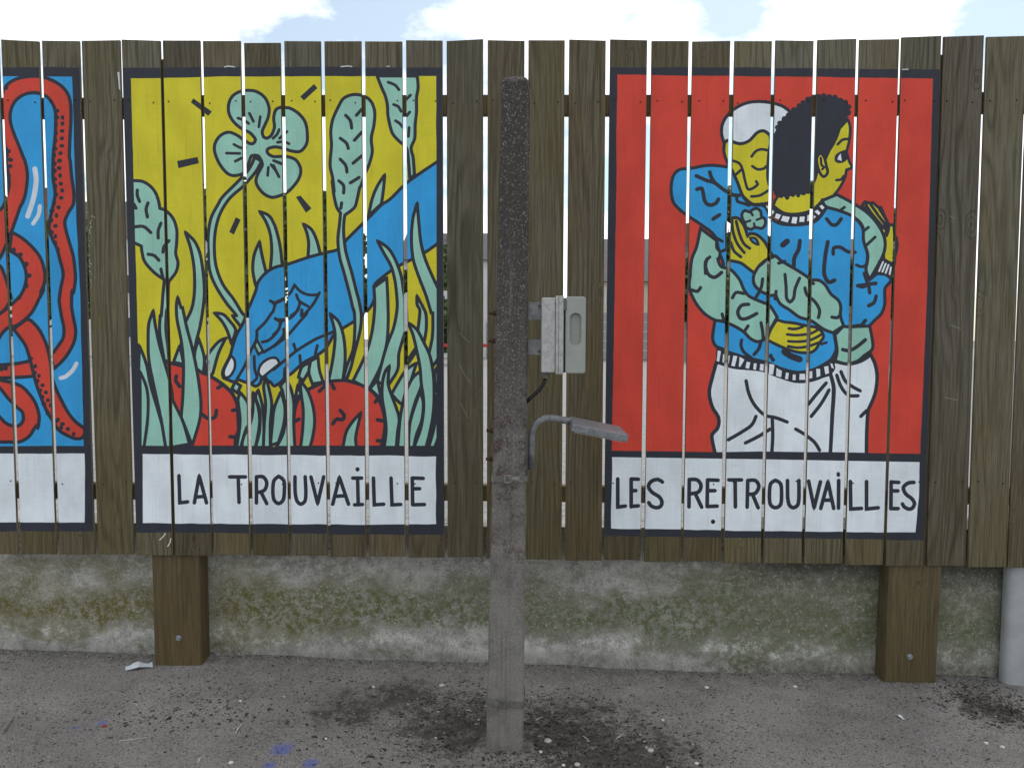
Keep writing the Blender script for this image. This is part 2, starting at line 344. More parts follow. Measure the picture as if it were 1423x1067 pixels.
shape(WHITE, 'I:860,395* 885,430 885,490 850,548 812,555 805,510 830,450', 3.6); shape(WHITE, 'I:1062,520 1082,460 1140,417 1195,415 1218,455* 1090,558*', 3.6)
shape(RED, 'J:140,1075* 148,900 160,780 200,690 270,640 380,592 500,575 600,595 700,635 760,690 800,760 825,860 825,950 800,1075*', 5)
line('J:380,620 340,660;J:430,600 450,640;J:495,800 525,840 510,870 470,865 440,900;J:770,870 820,880;J:770,1025 800,1025;J:755,740 770,720;J:165,880 190,865', 5)
# the tall seaweed leaf, its stalk crosses the arm
shape(MINT, 'F:590,277 660,285 720,322 750,400 745,500 725,600 732,700 710,790 680,860 650,950 H:640,110 620,200 600,260 530,315* 525,340 520,420 525,500 540,600 580,740 620,900 J:640,20 652,110 640,220 600,380 575,480 540,575* 518,570* 545,470 590,350 603,200 600,80 H:588,1000 560,880 520,730 490,620 478,500 490,380 497,300* 470,260 450,180 435,60 F:450,1000 440,900 420,800 430,650 425,550 440,460 480,370 520,305')
line('F:535,430 570,470 580,525;F:655,385 615,430;F:495,600 540,635 555,675;F:655,555 600,615;F:495,755 535,800 545,850;F:655,730 590,785;F:485,915 520,950 520,1005;F:635,890 570,930;H:505,225 500,265', 4.4)
for t_ in ('G:520,440* 590,510 630,600 655,760 662,900 I:650,60 630,180 600,300 588,400* 520,150* 560,70 580,0 G:590,850 585,700 560,560',
           'H:745,850* 840,780* 848,950 J:850,150 840,300 800,460 710,642* 590,582* 650,460 700,340 735,190 750,30',
           'H:770,505* 850,560 905,650 945,760 965,880 J:985,60 985,180 960,270 930,380 920,500 860,600* 790,600 770,580* 800,460 840,320 890,190 915,60 H:915,930 900,800 870,690 820,600',
           'H:1062,910* 1105,990 J:1130,90 1132,200 1115,300* 1070,210* 1085,60 H:1065,980',
           'H:1065,225* 1078,380 1095,530 1140,680 1225,870* J:1230,400* 1170,480 1150,390* 1178,250 1180,80 H:1170,1040 1130,910 1080,780 1035,640 1022,480 1035,330',
           'J:770,575* 800,720* 715,640*', 'J:420,85* 480,140 515,230 530,340 530,450 515,578* 408,585* 430,480 450,350 455,220',
           'J:210,480 262,450* 272,490 222,580* 185,555*', 'J:275,435* 330,405* 340,500 368,592* 288,605* 262,520',
           'J:1060,330* 1040,390 985,470* 1000,420*', 'J:1225,465* 1195,520 1200,640 1225,680*', 'J:1060,450* 985,500 920,600 875,680* 930,740 960,760* 1000,640',
           'J:860,470* 850,600 880,700 930,850 920,960 910,1075* 820,1075* 835,950 825,830 805,700 810,580 830,510',
           'J:1110,500* 1095,620 1050,740 1010,900 1000,1075* 920,1075* 940,850 960,740 990,640 1040,550',
           'J:1085,660* 1110,740 1100,870 1060,980 1040,1075* 1000,1075* 1010,900 1050,760',
           'J:995,150* 1060,200 1110,290 1160,400 1185,540 1190,700 1180,850 1150,1000 1130,1075* 1040,1075* 1090,940 1112,800 1110,700 1095,600 1085,480 1060,350 1030,230',
           'J:1205,690* 1225,700* 1225,800* 1195,770*', 'J:1205,800* 1225,830* 1225,980 1195,1075* 1150,1075* 1190,930',
           'J:650,815* 630,900 610,1000 615,1075* 515,1075* 540,960 590,880',
           'J:195,580* 250,650 290,760 305,880 290,1000 270,1075* 200,1075* 215,950 220,800 205,680', 'J:180,610* 205,680* 160,720*',
           'I:1230,660* 1258,780 1250,900 1210,1040* 1150,1060* 1165,900 1180,780', 'J:90,570* 125,630 150,740 150,900 158,1075* 20,1075* 75,960 88,800 65,650 50,620*',
           'I:1060,650* 1090,760 1102,900 1102,1075* 1040,1075* 1070,950 1070,800 1040,700', 'I:1120,560* 1140,640 1160,750 1150,900 1150,1075* 1098,1075* 1105,900 1115,750 1100,620',
           'I:1020,670* 1060,780 1070,900 1040,1075* 940,1075* 950,1000 1000,900 1020,800', 'I:930,670* 980,740 1010,860 970,940 930,1075* 900,1075* 920,950 925,850 910,720',
           'I:890,590* 930,620* 905,672* 865,640*',
           'I:180,320* 205,380 235,470 260,600 300,740 335,860 360,960 380,1075* 185,1075* 185,600 175,510*',
           'I:283,60* 300,180 330,320 365,440 400,560 425,690 430,1075* 375,1075* 340,860 318,760 275,560 250,420 245,300 250,160',
           'I:412,690* 455,780 500,870 552,1050* 412,1075*',
           'G:465,920* 490,1000 I:500,40 530,180 570,330 600,470 622,600 637,750 625,880 572,1060* 530,950 490,850* 502,700 507,450 490,280 460,130 455,20'):
    shape(MINT, t_)
line('I:185,515 230,620 245,720 240,880 215,1067', 4.2); line('I:455,545 450,580 480,622', 5)
fill(NAVY, 'Z:194,619.0* 400,620.6* 607,621.4* 607,633* 400,630.5* 194,629.5*')
# frame edge over the ends of leaves and arm, then the caption panel
fill(NAVY, 'Z:606.4,106* 614.9,106* 617.6,740* 606.2,740* 606.6,400*'); fill(NAVY, 'Z:170,106* 182,109* 190,410* 195.6,620* 198.4,632* 198.6,727* 186,739*'); fill(NAVY, 'Z:170,94.6* 614,94* 614,105.9* 300,106.5* 170,109.3*')
line('K:408,360 415,583* 480,575;K:535,583 575,360* 635,583;K:550,535 620,530;K:825,370 955,370;K:895,375 902,580;K:1045,370 1045,585;K:1045,370 1100,370 1130,420 1110,480 1050,500;K:1085,500 1130,590;K:1228,365 1270,400 1275,480 1265,560 1228,590 1190,560 1180,480 1190,400 1228,365', 4.9)
line('L:58,370 60,500 75,570 105,595 140,570 148,500 142,370;L:190,372 245,592* 295,370;L:370,595 425,372* 500,595;L:395,530 475,525;L:535,380 608,380;L:575,385 580,600;L:550,600 615,597;L:705,380 712,600* 790,595;L:850,380 858,600* 930,597;L:1025,380 1028,600;L:1025,380 1115,383;L:1030,468 1085,468;L:1028,600 1125,598', 4.9)
dots('L', '574,308', 3.1)

# --- third picture: the embrace
wavy(NAVY, [(844, 94), (1000, 94), (1310, 97), (1283.5, 750.3), (1060, 747), (838, 744)])
wavy(RED, [(858, 104), (1000, 106), (1296.5, 109.6), (1288.5, 400), (1279, 630.5), (1060, 629), (850, 626.7), (856, 300)], 0.4)
wavy(WHITE, [(850.5, 635), (1000, 637), (1278, 641), (1277, 690), (1272, 739.5), (1060, 737.5), (849.3, 734)], 0.5)
shape(WHITE, 'T:180,120* 150,230 130,330 150,430 195,510 190,580 150,630 155,690 172,765* 985,765* 997,500 1007,300 985,200* 800,240 500,170 300,130', 4.9)
shape(WHITE, 'T:985,200* 1010,110* 1110,130 1200,110 1270,65* 1300,130 1315,220 1300,340 1250,460* 1242,600 1240,770* 985,765* 1000,480 1010,300', 4.9)
line('T:390,250 410,340 450,420 520,490 600,510 680,540;T:460,500 430,560 360,610 265,665;T:575,520 578,640 572,755;T:560,590 480,640 385,688;T:740,590 800,625 870,680 908,738;T:955,265 890,340 830,415;T:975,315 920,410 850,500;T:1030,210 1060,290 1110,350 1180,355;T:1060,185 1090,250 1140,290 1195,320;T:1240,460 1200,500', 4.6)
fill(NAVY, 'Z:852,626* 1000,628* 1060,627* 1283,630.5* 1281,642* 1060,638* 849,635*')
# old man's head, then the dark-haired head
shape(YEL, 'M:888,640* 905,612 1000,640 1070,620 1130,560 1180,545 1225,570 1240,800 1235,1060 O:1150,390 1120,415 1060,425 970,425 890,360 M:1000,1000 960,890 910,780 885,700')
shape(BLUE, 'O:760,85* 570,67 400,95 300,105 240,160 217,280 235,400 290,470 380,540 500,620 620,720 660,870 700,1000 Q:425,560* 410,650 402,740 430,805 500,835 T:240,40 350,75 550,125 650,168 760,190 880,165 985,105* R:650,770 680,700 660,560* 740,490* 810,495 900,480 950,500 990,482 1030,440 1100,370 1130,280 1132,140 1180,80 1180,40 1120,0 P:1050,975 1040,960 940,950* 880,1000* 850,920 862,800 830,680 820,570 740,480 620,430 530,400* 430,520 250,550 100,520 20,400 0,390* O:1080,432 970,430 890,365 830,220 780,110')
shape(WHITE, 'M:887,640* 867,560 880,480 940,400 1040,343 1140,328 1240,337 N:80,340 150,365 212,412* 150,470 100,560 85,590* M:1225,575 1180,545 1130,560 1070,620 1000,640 930,617 905,618')
line('O:790,25 850,50 880,110 900,200 930,288 990,270 1020,240 1005,215;O:865,110 820,150;O:970,75 1020,105 1080,95 1100,75;M:1090,735 1120,697 1160,682 1215,690;O:960,355 1040,345 1125,295', 3.7)
shape(YEL, 'N:630,460* 648,520 640,620 620,700* 640,770 660,815 620,834* 605,900 560,980 500,1045 440,1055* P:480,360 400,430 280,460 170,450 85,390* 130,310 N:380,900 400,700 500,600', 3.8)
fill(NAVY, 'N:85,580* 110,520 150,460 200,420 240,380 290,345 340,305 400,295 440,280 480,290 540,290 580,315 620,330 645,380 640,430* 610,470 580,530 555,600 530,650 500,700 470,768* 450,770 440,720 410,712 395,760 405,850 400,900 370,960* 335,1003 285,1008* 270,1025 225,1012* 180,1042 145,1028* 120,1035 85,1000 M:1215,960 1198,880 1205,720 1225,620')
dots('N', '110,520 128,488 158,458 195,425 232,388 268,362 300,335 335,310 372,300 412,292 450,286 492,292 535,296 575,318 612,334 636,368 636,410 100,1005 135,1022 180,1034 222,1015 262,1016 300,1005 335,995', 3.9)
shape(YEL, 'N:402,740 430,712 455,740 470,800 480,855 450,885 420,850 402,790', 3.8)
line('N:430,745 435,800 455,815 440,830', 3.2); line('N:555,645 590,612 635,605;N:545,910 580,905 600,880', 3.6)
fill(NAVY, 'N:535,770 535,730 570,700 625,688 630,745 600,778 560,785'); quads(WHITE, 'N', [(577, 712, 585, 768, 552, 757, 560, 735)])
# ribbed hem and collar
fill(NAVY, 'T:180,15* 350,70 550,122 650,165 760,188 880,165 985,100* 1022,150* 1005,190 880,250 750,266 620,230 500,186 300,165 175,128*')
quads(WHITE, 'T', [(190, 35, 212, 40, 200, 115, 182, 110), (228, 62, 275, 72, 268, 128, 222, 118), (300, 72, 328, 75, 310, 148, 285, 143), (345, 80, 378, 100, 350, 150, 338, 148), (395, 115, 420, 120, 410, 165, 385, 158), (445, 125, 465, 128, 460, 172, 440, 168), (490, 130, 515, 133, 512, 180, 485, 175), (555, 130, 590, 135, 580, 205, 550, 205), (605, 160, 643, 180, 637, 225, 602, 215), (672, 190, 692, 195, 685, 240, 664, 235), (720, 205, 740, 205, 740, 245, 718, 245), (768, 200, 805, 200, 808, 242, 765, 242), (830, 185, 857, 180, 858, 230, 832, 235), (885, 165, 912, 165, 914, 215, 888, 225), (940, 150, 970, 145, 975, 195, 950, 205), (985, 125, 1000, 130, 1010, 165, 992, 155)])
fill(NAVY, 'P:10,362* 95,490 200,552 320,552 430,522 500,462 540,400* 490,345* 420,418 300,463 180,460 90,402 60,365*')
quads(WHITE, 'P', [(30, 385, 45, 400, 42, 420, 28, 400), (75, 425, 95, 440, 80, 465, 68, 445), (110, 455, 150, 468, 130, 505, 98, 490), (165, 475, 222, 485, 205, 530, 148, 515), (245, 485, 285, 487, 275, 540, 235, 535), (305, 482, 345, 482, 340, 525, 300, 525), (368, 470, 400, 462, 396, 515, 365, 520), (408, 462, 438, 482, 412, 508, 402, 504), (425, 440, 450, 425, 475, 450, 460, 470), (465, 395, 490, 385, 510, 405, 490, 425)])
# shoulder and far hand on the right
shape(YEL, 'P:820,390* 840,360 880,372 905,367 950,405 972,405 1000,470 1040,548 1078,545* 1090,700 1085,870* 1000,835 1000,700 960,590 900,480', 4)
line('P:845,375 900,460 1000,580;P:890,385 950,470 1012,560 1012,640;P:955,410 1035,555 1018,640;P:1098,650 1108,720 1092,800', 4)
shape(MINT, 'P:488,350* 610,300* 740,370 860,450 950,550 1002,660 1002,760 960,860 880,1000* 850,920 865,800 830,680 820,560 740,480 620,430 520,400')
fill(NAVY, 'P:948,845* 1000,820* 1080,868* 1072,975* 1010,945 935,945*'); line('P:990,855 958,930;P:1012,870 985,935;P:1035,880 1012,945;P:1055,900 1045,955', 2.3, WHITE)
line('P:640,430 672,405;P:870,570 830,600;P:925,650 850,720;P:770,880 820,895 860,870', 4)
shape(MINT, 'R:668,570* 745,490* 810,495 900,490 990,488* 1012,600 1015,700 940,760 880,810 780,838 668,810* 688,720')
line('R:740,705 800,715 870,680 950,615', 4.8)
# left sleeve
shape(MINT, 'O:487,650* 475,720 450,830 410,930 395,1050 Q:195,150 185,260 230,380 310,490 410,560 500,580 600,620 690,675 750,735 820,765 890,735 930,660* 1000,540* 930,430 860,400 740,345 690,280 650,190 570,100 480,70 450,0 O:660,930 670,870 640,830 640,765*')
line('Q:350,0 335,60 360,140 420,170 485,125;Q:735,420 670,430 635,490 660,550 720,550 810,505', 4.8); line('Q:290,265 260,300 200,285;Q:490,510 505,570;Q:585,360 620,310 690,320;Q:730,620 700,665;Q:850,590 865,670 870,740;O:575,915 535,960 535,1067', 4.4)
line('O:450,165 540,205 620,230 700,290 790,340 850,345;O:575,130 590,180 620,225;O:455,290 500,280 515,330 530,400 570,435 630,420 655,380;O:605,565 665,525', 5); line('O:825,350 832,400 890,420 940,438;O:690,770 640,740;O:690,860 730,840 735,600 790,555', 4.2)
# front sleeve and hands
shape(MINT, 'P:0,865* 50,820 100,805 150,845 270,915 370,980 R:440,60 520,65 580,110 630,190 700,250 722,310 718,390 748,485* 650,550* 560,515 450,440 340,405 250,340 160,280 120,200* 70,205 Q:930,335 850,300 790,240 780,170 810,90 860,45')
line('R:205,10 215,120 220,230 250,265 285,230 300,140 340,45;R:390,135 410,200 480,260 525,340 515,410;R:640,405 690,410 720,380;R:470,95 430,80;Q:865,185 850,270 800,360;P:130,865 180,850;Q:990,300 980,370', 4.4)
shape(YEL, 'O:760,560* 830,553 870,590 900,640 925,722* 950,700 1010,710 1080,770 1130,860 1165,915* 1100,940 1030,1000 990,1065* 930,1020 860,970 745,945* 745,760 750,600')
line('O:780,570 790,680 830,790 895,875;O:820,585 850,700 890,790 945,835;O:770,780 800,860 865,915', 4)
shape(BLUE, 'O:950,740 1000,745 1025,800 975,778', 3.4)
shape(MINT, 'O:965,482 1005,465 1045,490 1055,540 1085,562 1090,610 1060,650 1020,645 990,640 960,660 910,640 900,600 882,570 872,520 900,485 945,500', 4)
line('O:955,495 972,530;O:890,600 950,578;O:985,605 992,640;O:1010,572 1060,552', 3.2)
shape(YEL, 'R:130,430* 200,450 290,460 380,480 440,490 505,505 545,540 562,590 520,650 500,690 450,730 340,732 240,705 150,670 40,615* 60,550 90,490', 4)
line('R:240,510 300,515 370,495;R:225,565 300,572 400,565 460,550 530,510;R:235,628 330,632 430,620 500,590 550,560;R:235,675 320,688 420,675 520,640;R:545,655 590,640', 3.6)
line('P:165,715 200,685', 7.5); line('P:305,680 295,750 260,820 255,890;P:535,690 515,800 505,950 540,1020 590,1005', 5.4)
line('P:525,500 570,550 610,545 645,500;P:580,790 585,740 640,735 700,770 760,775;P:780,1050 860,1040 930,1030;R:880,115 930,125 980,100 1045,95;R:980,100 990,180;R:940,0 970,90;R:1050,210 1030,270 980,300;R:950,435 910,490', 4.8)
line('R:200,725 260,765 340,795', 8.5); line('Q:670,750 665,800 690,860 760,915;Q:850,760 830,830 785,885;Q:940,890 960,940;R:70,770 100,800', 4.4)
fill(NAVY, 'Z:1296.4,109.6* 1310,97* 1283.5,750* 1272,740* 1277,690* 1279,630* 1288.4,400*')
line('U:162,258 162,480* 222,472;U:268,260 268,478;U:268,258 325,260;U:275,350 305,350;U:268,475 325,470;U:515,282 480,262 430,275 405,315 430,360 490,400 512,440 500,475 465,485 425,470 408,445;U:727,265 725,478;U:727,262 790,265 820,310 800,360 735,375;U:775,375 825,480;U:872,268 868,475;U:872,265 955,268;U:875,350 930,350;U:868,475 948,472;U:1040,265 1140,265;U:1090,268 1092,478;U:1190,275 1185,480;U:1190,270 1250,270 1278,315 1250,370 1195,380;U:1230,385 1272,485', 5.05)
line('V:100,268 140,295 148,380 140,460 100,485 60,460 52,380 62,295 100,268;V:195,270 197,410 210,465 240,485 275,465 285,410 285,270;V:362,275 405,488* 455,280;V:458,490 515,278* 560,490;V:485,425 545,425;V:600,270 598,488;V:692,278 695,495* 780,490;V:820,278 820,495* 912,485;V:1015,280 1013,492;V:1015,282 1075,285;V:1020,352 1068,352;V:1013,492 1070,492;V:1195,285 1150,290 1112,325 1130,375 1180,415 1200,455 1180,490 1150,495 1115,475 1105,455', 5.05)
dots('V', '597,222', 3.1); dots('U', '915,595', 3.2, (0.03, 0.015, 0.01))

# stray paint and scuffs beside the pictures
fill((0.6, 0.64, 0.66), 'Z:163.4,101* 166,100.5* 167.2,126* 165.6,124* 164.6,112*'); line('Z:312,93.2 318,92.3 326,93.4;Z:474,93 484,92.2 489,93;Z:538,92.8 541,92.2;Z:1254,97 1262,96.6', 1.3, (0.6, 0.63, 0.64))
line('Z:222,750 226,746 230,741;Z:233,759 236,754 237.5,748', 1.2, (0.66, 0.66, 0.62)); line('Z:639,463 646,470 653,476;Z:638,505 645,519 654,532;Z:640,560 650,580', 0.6, (0.22, 0.21, 0.18)); line('Z:1322,452 1335,457;Z:1320,300 1326,304;Z:1313,552 1330,556', 0.6, (0.26, 0.26, 0.23))
for s_ in range(46):
    x_ = random.gauss(125, 3.0); y_ = random.uniform(295, 405)
    if 118 < x_ < 136: LAYERS.append(('fill', (0.33, 0.33, 0.29), [(x_+random.uniform(0.3, 1.1)*math.cos(a), y_+random.uniform(0.4, 1.8)*math.sin(a)) for a in (0, 1.1, 2.2, 3.2, 4.2, 5.2)]))
# ------------------------------------------------------------------ the ground
def fine_axis(lo, hi, a, b, step, growth=1.35):
    v = list(np.arange(a, b+1e-6, step)); s = step
    while v[-1] < hi: s *= growth; v.append(min(hi, v[-1]+s))
    s = step
    while v[0] > lo: s *= growth; v.insert(0, max(lo, v[0]-s))
    return np.array(v)
XS = fine_axis(-400, 400, -2.7, 2.7, 0.022); YS = fine_axis(-400, 400, -1.5, 0.1, 0.022)
def vnoise(x, y, sc, seed):
    """smooth value noise for arrays"""
    rng = np.random.RandomState(seed); T_ = rng.rand(64, 64)
    u, v = x*sc, y*sc; i, j = np.floor(u).astype(int), np.floor(v).astype(int); a, b = u-i, v-j
    a = a*a*(3-2*a); b = b*b*(3-2*b)
    g = lambda p, q: T_[p % 64, q % 64]
    return (g(i, j)*(1-a)+g(i+1, j)*a)*(1-b)+(g(i, j+1)*(1-a)+g(i+1, j+1)*a)*b
gx, gy = np.meshgrid(XS, YS)
def relief(x, y):
    near = np.clip(1.6-np.abs(x)/2.6, 0, 1)*np.clip(1.8-np.abs(y+0.7)/1.0, 0, 1)
    h = (vnoise(x, y, 1.9, 1)-0.5)*0.016+(vnoise(x, y, 7, 2)-0.5)*0.007+(vnoise(x, y, 31, 3)-0.5)*0.004
    # loose dirt heaped against the wall foot and a little swell round the post on the right
    foot = np.exp(-((y-0.1)/0.05)**2)*(y < 0.12)
    h = h+foot*0.012*vnoise(x, y, 6, 4)
    h = h+0.016*np.exp(-((x-1.55)/0.35)**2-((y+0.05)/0.12)**2)
    h = h+0.016*np.exp(-(np.maximum(np.abs(x+0.08)-0.06, 0)**2+np.maximum(np.abs(y+0.515)-0.06, 0)**2)/0.045**2)*(0.3+vnoise(x, y, 23, 5))
    return h*near
def ground_z(x, y):
    x = np.asarray(x, float); y = np.asarray(y, float)
    return -0.0165*np.clip(x, -3.2, 3.2)+relief(x, y)
gzv = ground_z(gx, gy)
nx, ny = len(XS), len(YS)
idx = np.arange(nx*ny).reshape(ny, nx)
me = bpy.data.meshes.new('ground')
me.from_pydata(np.stack([gx, gy, gzv], -1).reshape(-1, 3).tolist(), [], np.stack([idx[:-1, :-1], idx[:-1, 1:], idx[1:, 1:], idx[1:, :-1]], -1).reshape(-1, 4).tolist())
for p in me.polygons: p.use_smooth = True
def spot(k, pos, c, r):
    """soft disc round a ground point, as a mask"""
    d = k.n('ShaderNodeVectorMath', operation='DISTANCE'); k.put(d.inputs[0], pos); k.put(d.inputs[1], tuple(c))
    return k.ramp(d.outputs['Value'], 0.0, r, 1.0, 0.0)
k = NT('worn_asphalt'); v = k.pos()
big = k.noise(v, 1.7, 5, 0.6); mid = k.noise(v, 9.0, 5, 0.65); fine = k.noise(v, 150.0, 4, 0.85); ag = k.voro(v, 260.0)
c = k.mix(k.ramp(big, 0.32, 0.68), (0.255, 0.238, 0.222), (0.365, 0.343, 0.322))
c = k.mix(k.ramp(mid, 0.42, 0.75, 0, 0.5), c, (0.205, 0.19, 0.178))
speck = k.noise(v, 75.0, 4, 0.8)
c = k.mix(k.ramp(fine, 0.49, 0.58, 0, 0.66), c, (0.085, 0.078, 0.072))
c = k.mix(k.math('MULTIPLY', k.ramp(speck, 0.56, 0.64), k.ramp(mid, 0.40, 0.62, 0.15, 0.9)), c, (0.055, 0.050, 0.046))
c = k.mix(k.ramp(k.noise(v, 170.0, 3, 0.7), 0.60, 0.66, 0, 0.7), c, (0.52, 0.50, 0.47))
dirt = None
for (px, py, r) in ((790, 1015, 0.55), (640, 1005, 0.50), (560, 970, 0.30), (860, 1060, 0.55), (1375, 985, 0.25), (490, 985, 0.30)):
    sp = spot(k, v, on_ground(px, py), r); dirt = sp if dirt is None else k.math('MAXIMUM', dirt, sp)
dn = k.math('ADD', k.math('MULTIPLY', k.noise(v, 14.0, 7, 0.85), 1.7), k.math('MULTIPLY', k.noise(v, 85.0, 6, 0.95), 0.9))
dm = k.ramp(k.math('ADD', k.math('MULTIPLY', dirt, 0.55), dn), 1.50, 1.86)
c = k.mix(k.math('MULTIPLY', dm, k.ramp(dirt, 0.0, 0.5, 0.0, 0.82)), c, (0.055, 0.043, 0.035))
wallfoot = k.math('MULTIPLY', k.ramp(k.xyz(v)[1], -0.10, 0.08), k.ramp(k.noise(v, 25.0, 5, 0.7), 0.35, 0.7))
c = k.mix(k.math('MULTIPLY', wallfoot, 0.5), c, (0.08, 0.074, 0.066))
bl = None
for (px, py, r) in ((142, 1001, 0.045), (105, 1008, 0.03), (392, 1040, 0.09), (432, 1060, 0.06), (375, 1062, 0.05)):
    sp = spot(k, v, on_ground(px, py), r); bl = sp if bl is None else k.math('MAXIMUM', bl, sp)
c = k.mix(k.math('MULTIPLY', k.ramp(k.math('MULTIPLY', bl, k.noise(v, 110.0, 5, 0.8)), 0.2, 0.52), 0.7), c, (0.09, 0.14, 0.5))
hgt = k.math('ADD', k.math('MULTIPLY', fine, 0.7), k.math('ADD', k.math('MULTIPLY', ag, 0.5), k.math('MULTIPLY', mid, 0.6)))
M_GROUND = k.done(c, 0.92, k.bump(hgt, 0.007, 1.0), spec=0.2)
prop(link('ground', me, M_GROUND), kind='structure')

# pale gravel yard behind the fence
bm = bmesh.new(); add_box(bm, -60, 60, 0.5, 90, -0.2, 0.09)
k = NT('pale_gravel'); v = k.pos()
c = k.mix(k.ramp(k.noise(v, 30, 5, 0.7), 0.35, 0.65), (0.19, 0.186, 0.178), (0.37, 0.362, 0.35)); c = k.mix(k.ramp(k.noise(v, 5, 5, 0.7), 0.55, 0.7, 0, 0.7), c, (0.22, 0.21, 0.2))
M_YARD = k.done(c, 0.9, k.bump(k.noise(v, 60, 4, 0.7), 0.02, 0.8))
prop(from_bm('gravel_yard', bm, M_YARD), kind='structure')

# ------------------------------------------------------------------ fence
TOPX = [(-54, -3.5), (1, 53.4), (58, 110), (113.3, 166.5), (168.7, 222.5), (226, 277.8), (281.5, 334), (338.7, 389.5), (394.6, 445.4), (450.6, 502), (507, 558.8), (564, 614.8), (620.5, 671.4), (677.7, 729), (734.3, 785), (791, 842), (848, 899.6), (905.6, 957.4), (962.3, 1015), (1021, 1073), (1078, 1131), (1136.5, 1190.4), (1194.7, 1250), (1253.5, 1308.5), (1312, 1368), (1371.5, 1427), (1431, 1487)]
TOPY = [(55, 55), (55.1, 57.6), (56.8, 57.3), (57, 56), (55.1, 57), (56.5, 56.5), (57, 57), (59.8, 59.6), (57, 57.4), (57.6, 57.4), (57.6, 57.8), (55.9, 56.4), (57.2, 54.4), (56, 57), (55.9, 56), (55, 56.6), (54.8, 56), (57, 57), (58, 57), (57.2, 57.4), (56.3, 57), (55.7, 54), (55.5, 54.5), (52, 50), (51, 49), (51.5, 50), (50, 49)]
BOTX = [(-24, 24.5), (29.6, 78), (83, 131.5), (136.3, 185.7), (190, 240), (244, 294), (297, 347), (352, 401.5), (405, 455), (459.5, 508.7), (513.5, 563), (568, 617.5), (622, 671.4), (676.5, 727), (730.5, 780.4), (785, 836), (839, 890), (895.5, 946), (949, 1001.5), (1006, 1057), (1061, 1114), (1117.5, 1170.5), (1174.5, 1227), (1230.5, 1282.5), (1288, 1342), (1345, 1398.5), (1400.5, 1455)]
BOTY = [770, 770, 770, 770, 771.5, 772, 771, 771.8, 772, 773.5, 773, 774.5, 774, 775.5, 777.3, 778.6, 778, 780.4, 779.6, 782, 782.5, 783, 785, 786.4, 786.4, 788, 789]
def in_poly(P, poly):
    x, y = P[:, 0], P[:, 1]; r = np.zeros(len(P), bool); q = np.asarray(poly); x0, y0 = q[:, 0], q[:, 1]; x1, y1 = np.roll(x0, -1), np.roll(y0, -1)
    for a, b, c_, d in zip(x0, y0, x1, y1):
        if b == d: continue
        r ^= ((b > y) != (d > y)) & (x < (c_-a)*(y-b)/(d-b)+a)
    return r
def seg_dist(P, pts, closed):
    q = np.asarray(pts, float); a = q if closed else q[:-1]; b = np.roll(q, -1, 0) if closed else q[1:]
    best = np.full(len(P), 1e9)
    for s, e in zip(a, b):
        d = e-s; L = d@d
        t = np.clip(((P-s)@d)/L, 0, 1) if L > 0 else np.zeros(len(P))
        best = np.minimum(best, ((P-s-t[:, None]*d)**2).sum(1))
    return np.sqrt(best)
def outline(pts, wd, closed):
    q = np.asarray(pts, float); n = len(q); r = wd/2
    nxt = np.roll(q, -1, 0)-q; prv = q-np.roll(q, 1, 0)
    if not closed: nxt[-1] = prv[-1]; prv[0] = nxt[0]
    nxt = nxt/np.maximum(np.linalg.norm(nxt, axis=1), 1e-9)[:, None]; prv = prv/np.maximum(np.linalg.norm(prv, axis=1), 1e-9)[:, None]
    t = nxt+prv; ln = np.linalg.norm(t, axis=1); t = np.where(ln[:, None] < 0.3, nxt, t/np.maximum(ln, 1e-9)[:, None])
    nn = np.stack([-t[:, 1], t[:, 0]], 1); cs = np.maximum((nn*np.stack([-nxt[:, 1], nxt[:, 0]], 1)).sum(1), 0.7)[:, None]
    Lf, Rt = q+nn*r/cs, q-nn*r/cs
    if closed: return [Lf, Rt]
    def cap(p, d):
        a0 = math.atan2(d[1], d[0]); return [p+r*np.array((math.cos(a0+s), math.sin(a0+s))) for s in (0.9, 0.3, -0.3, -0.9)]
    return [np.array(list(Lf)+cap(q[-1], t[-1])+list(Rt[::-1])+cap(q[0], -t[0]))]
SH = []
for L_ in LAYERS:
    if L_[0] == 'fill': loops = [np.asarray(L_[2])]; pad = 0
    else: loops = outline(L_[2], L_[3], L_[4]); pad = L_[3]
    q = np.asarray(L_[2]); SH.append((L_, loops, q[:, 0].min()-pad, q[:, 0].max()+pad, q[:, 1].min()-pad, q[:, 1].max()+pad))

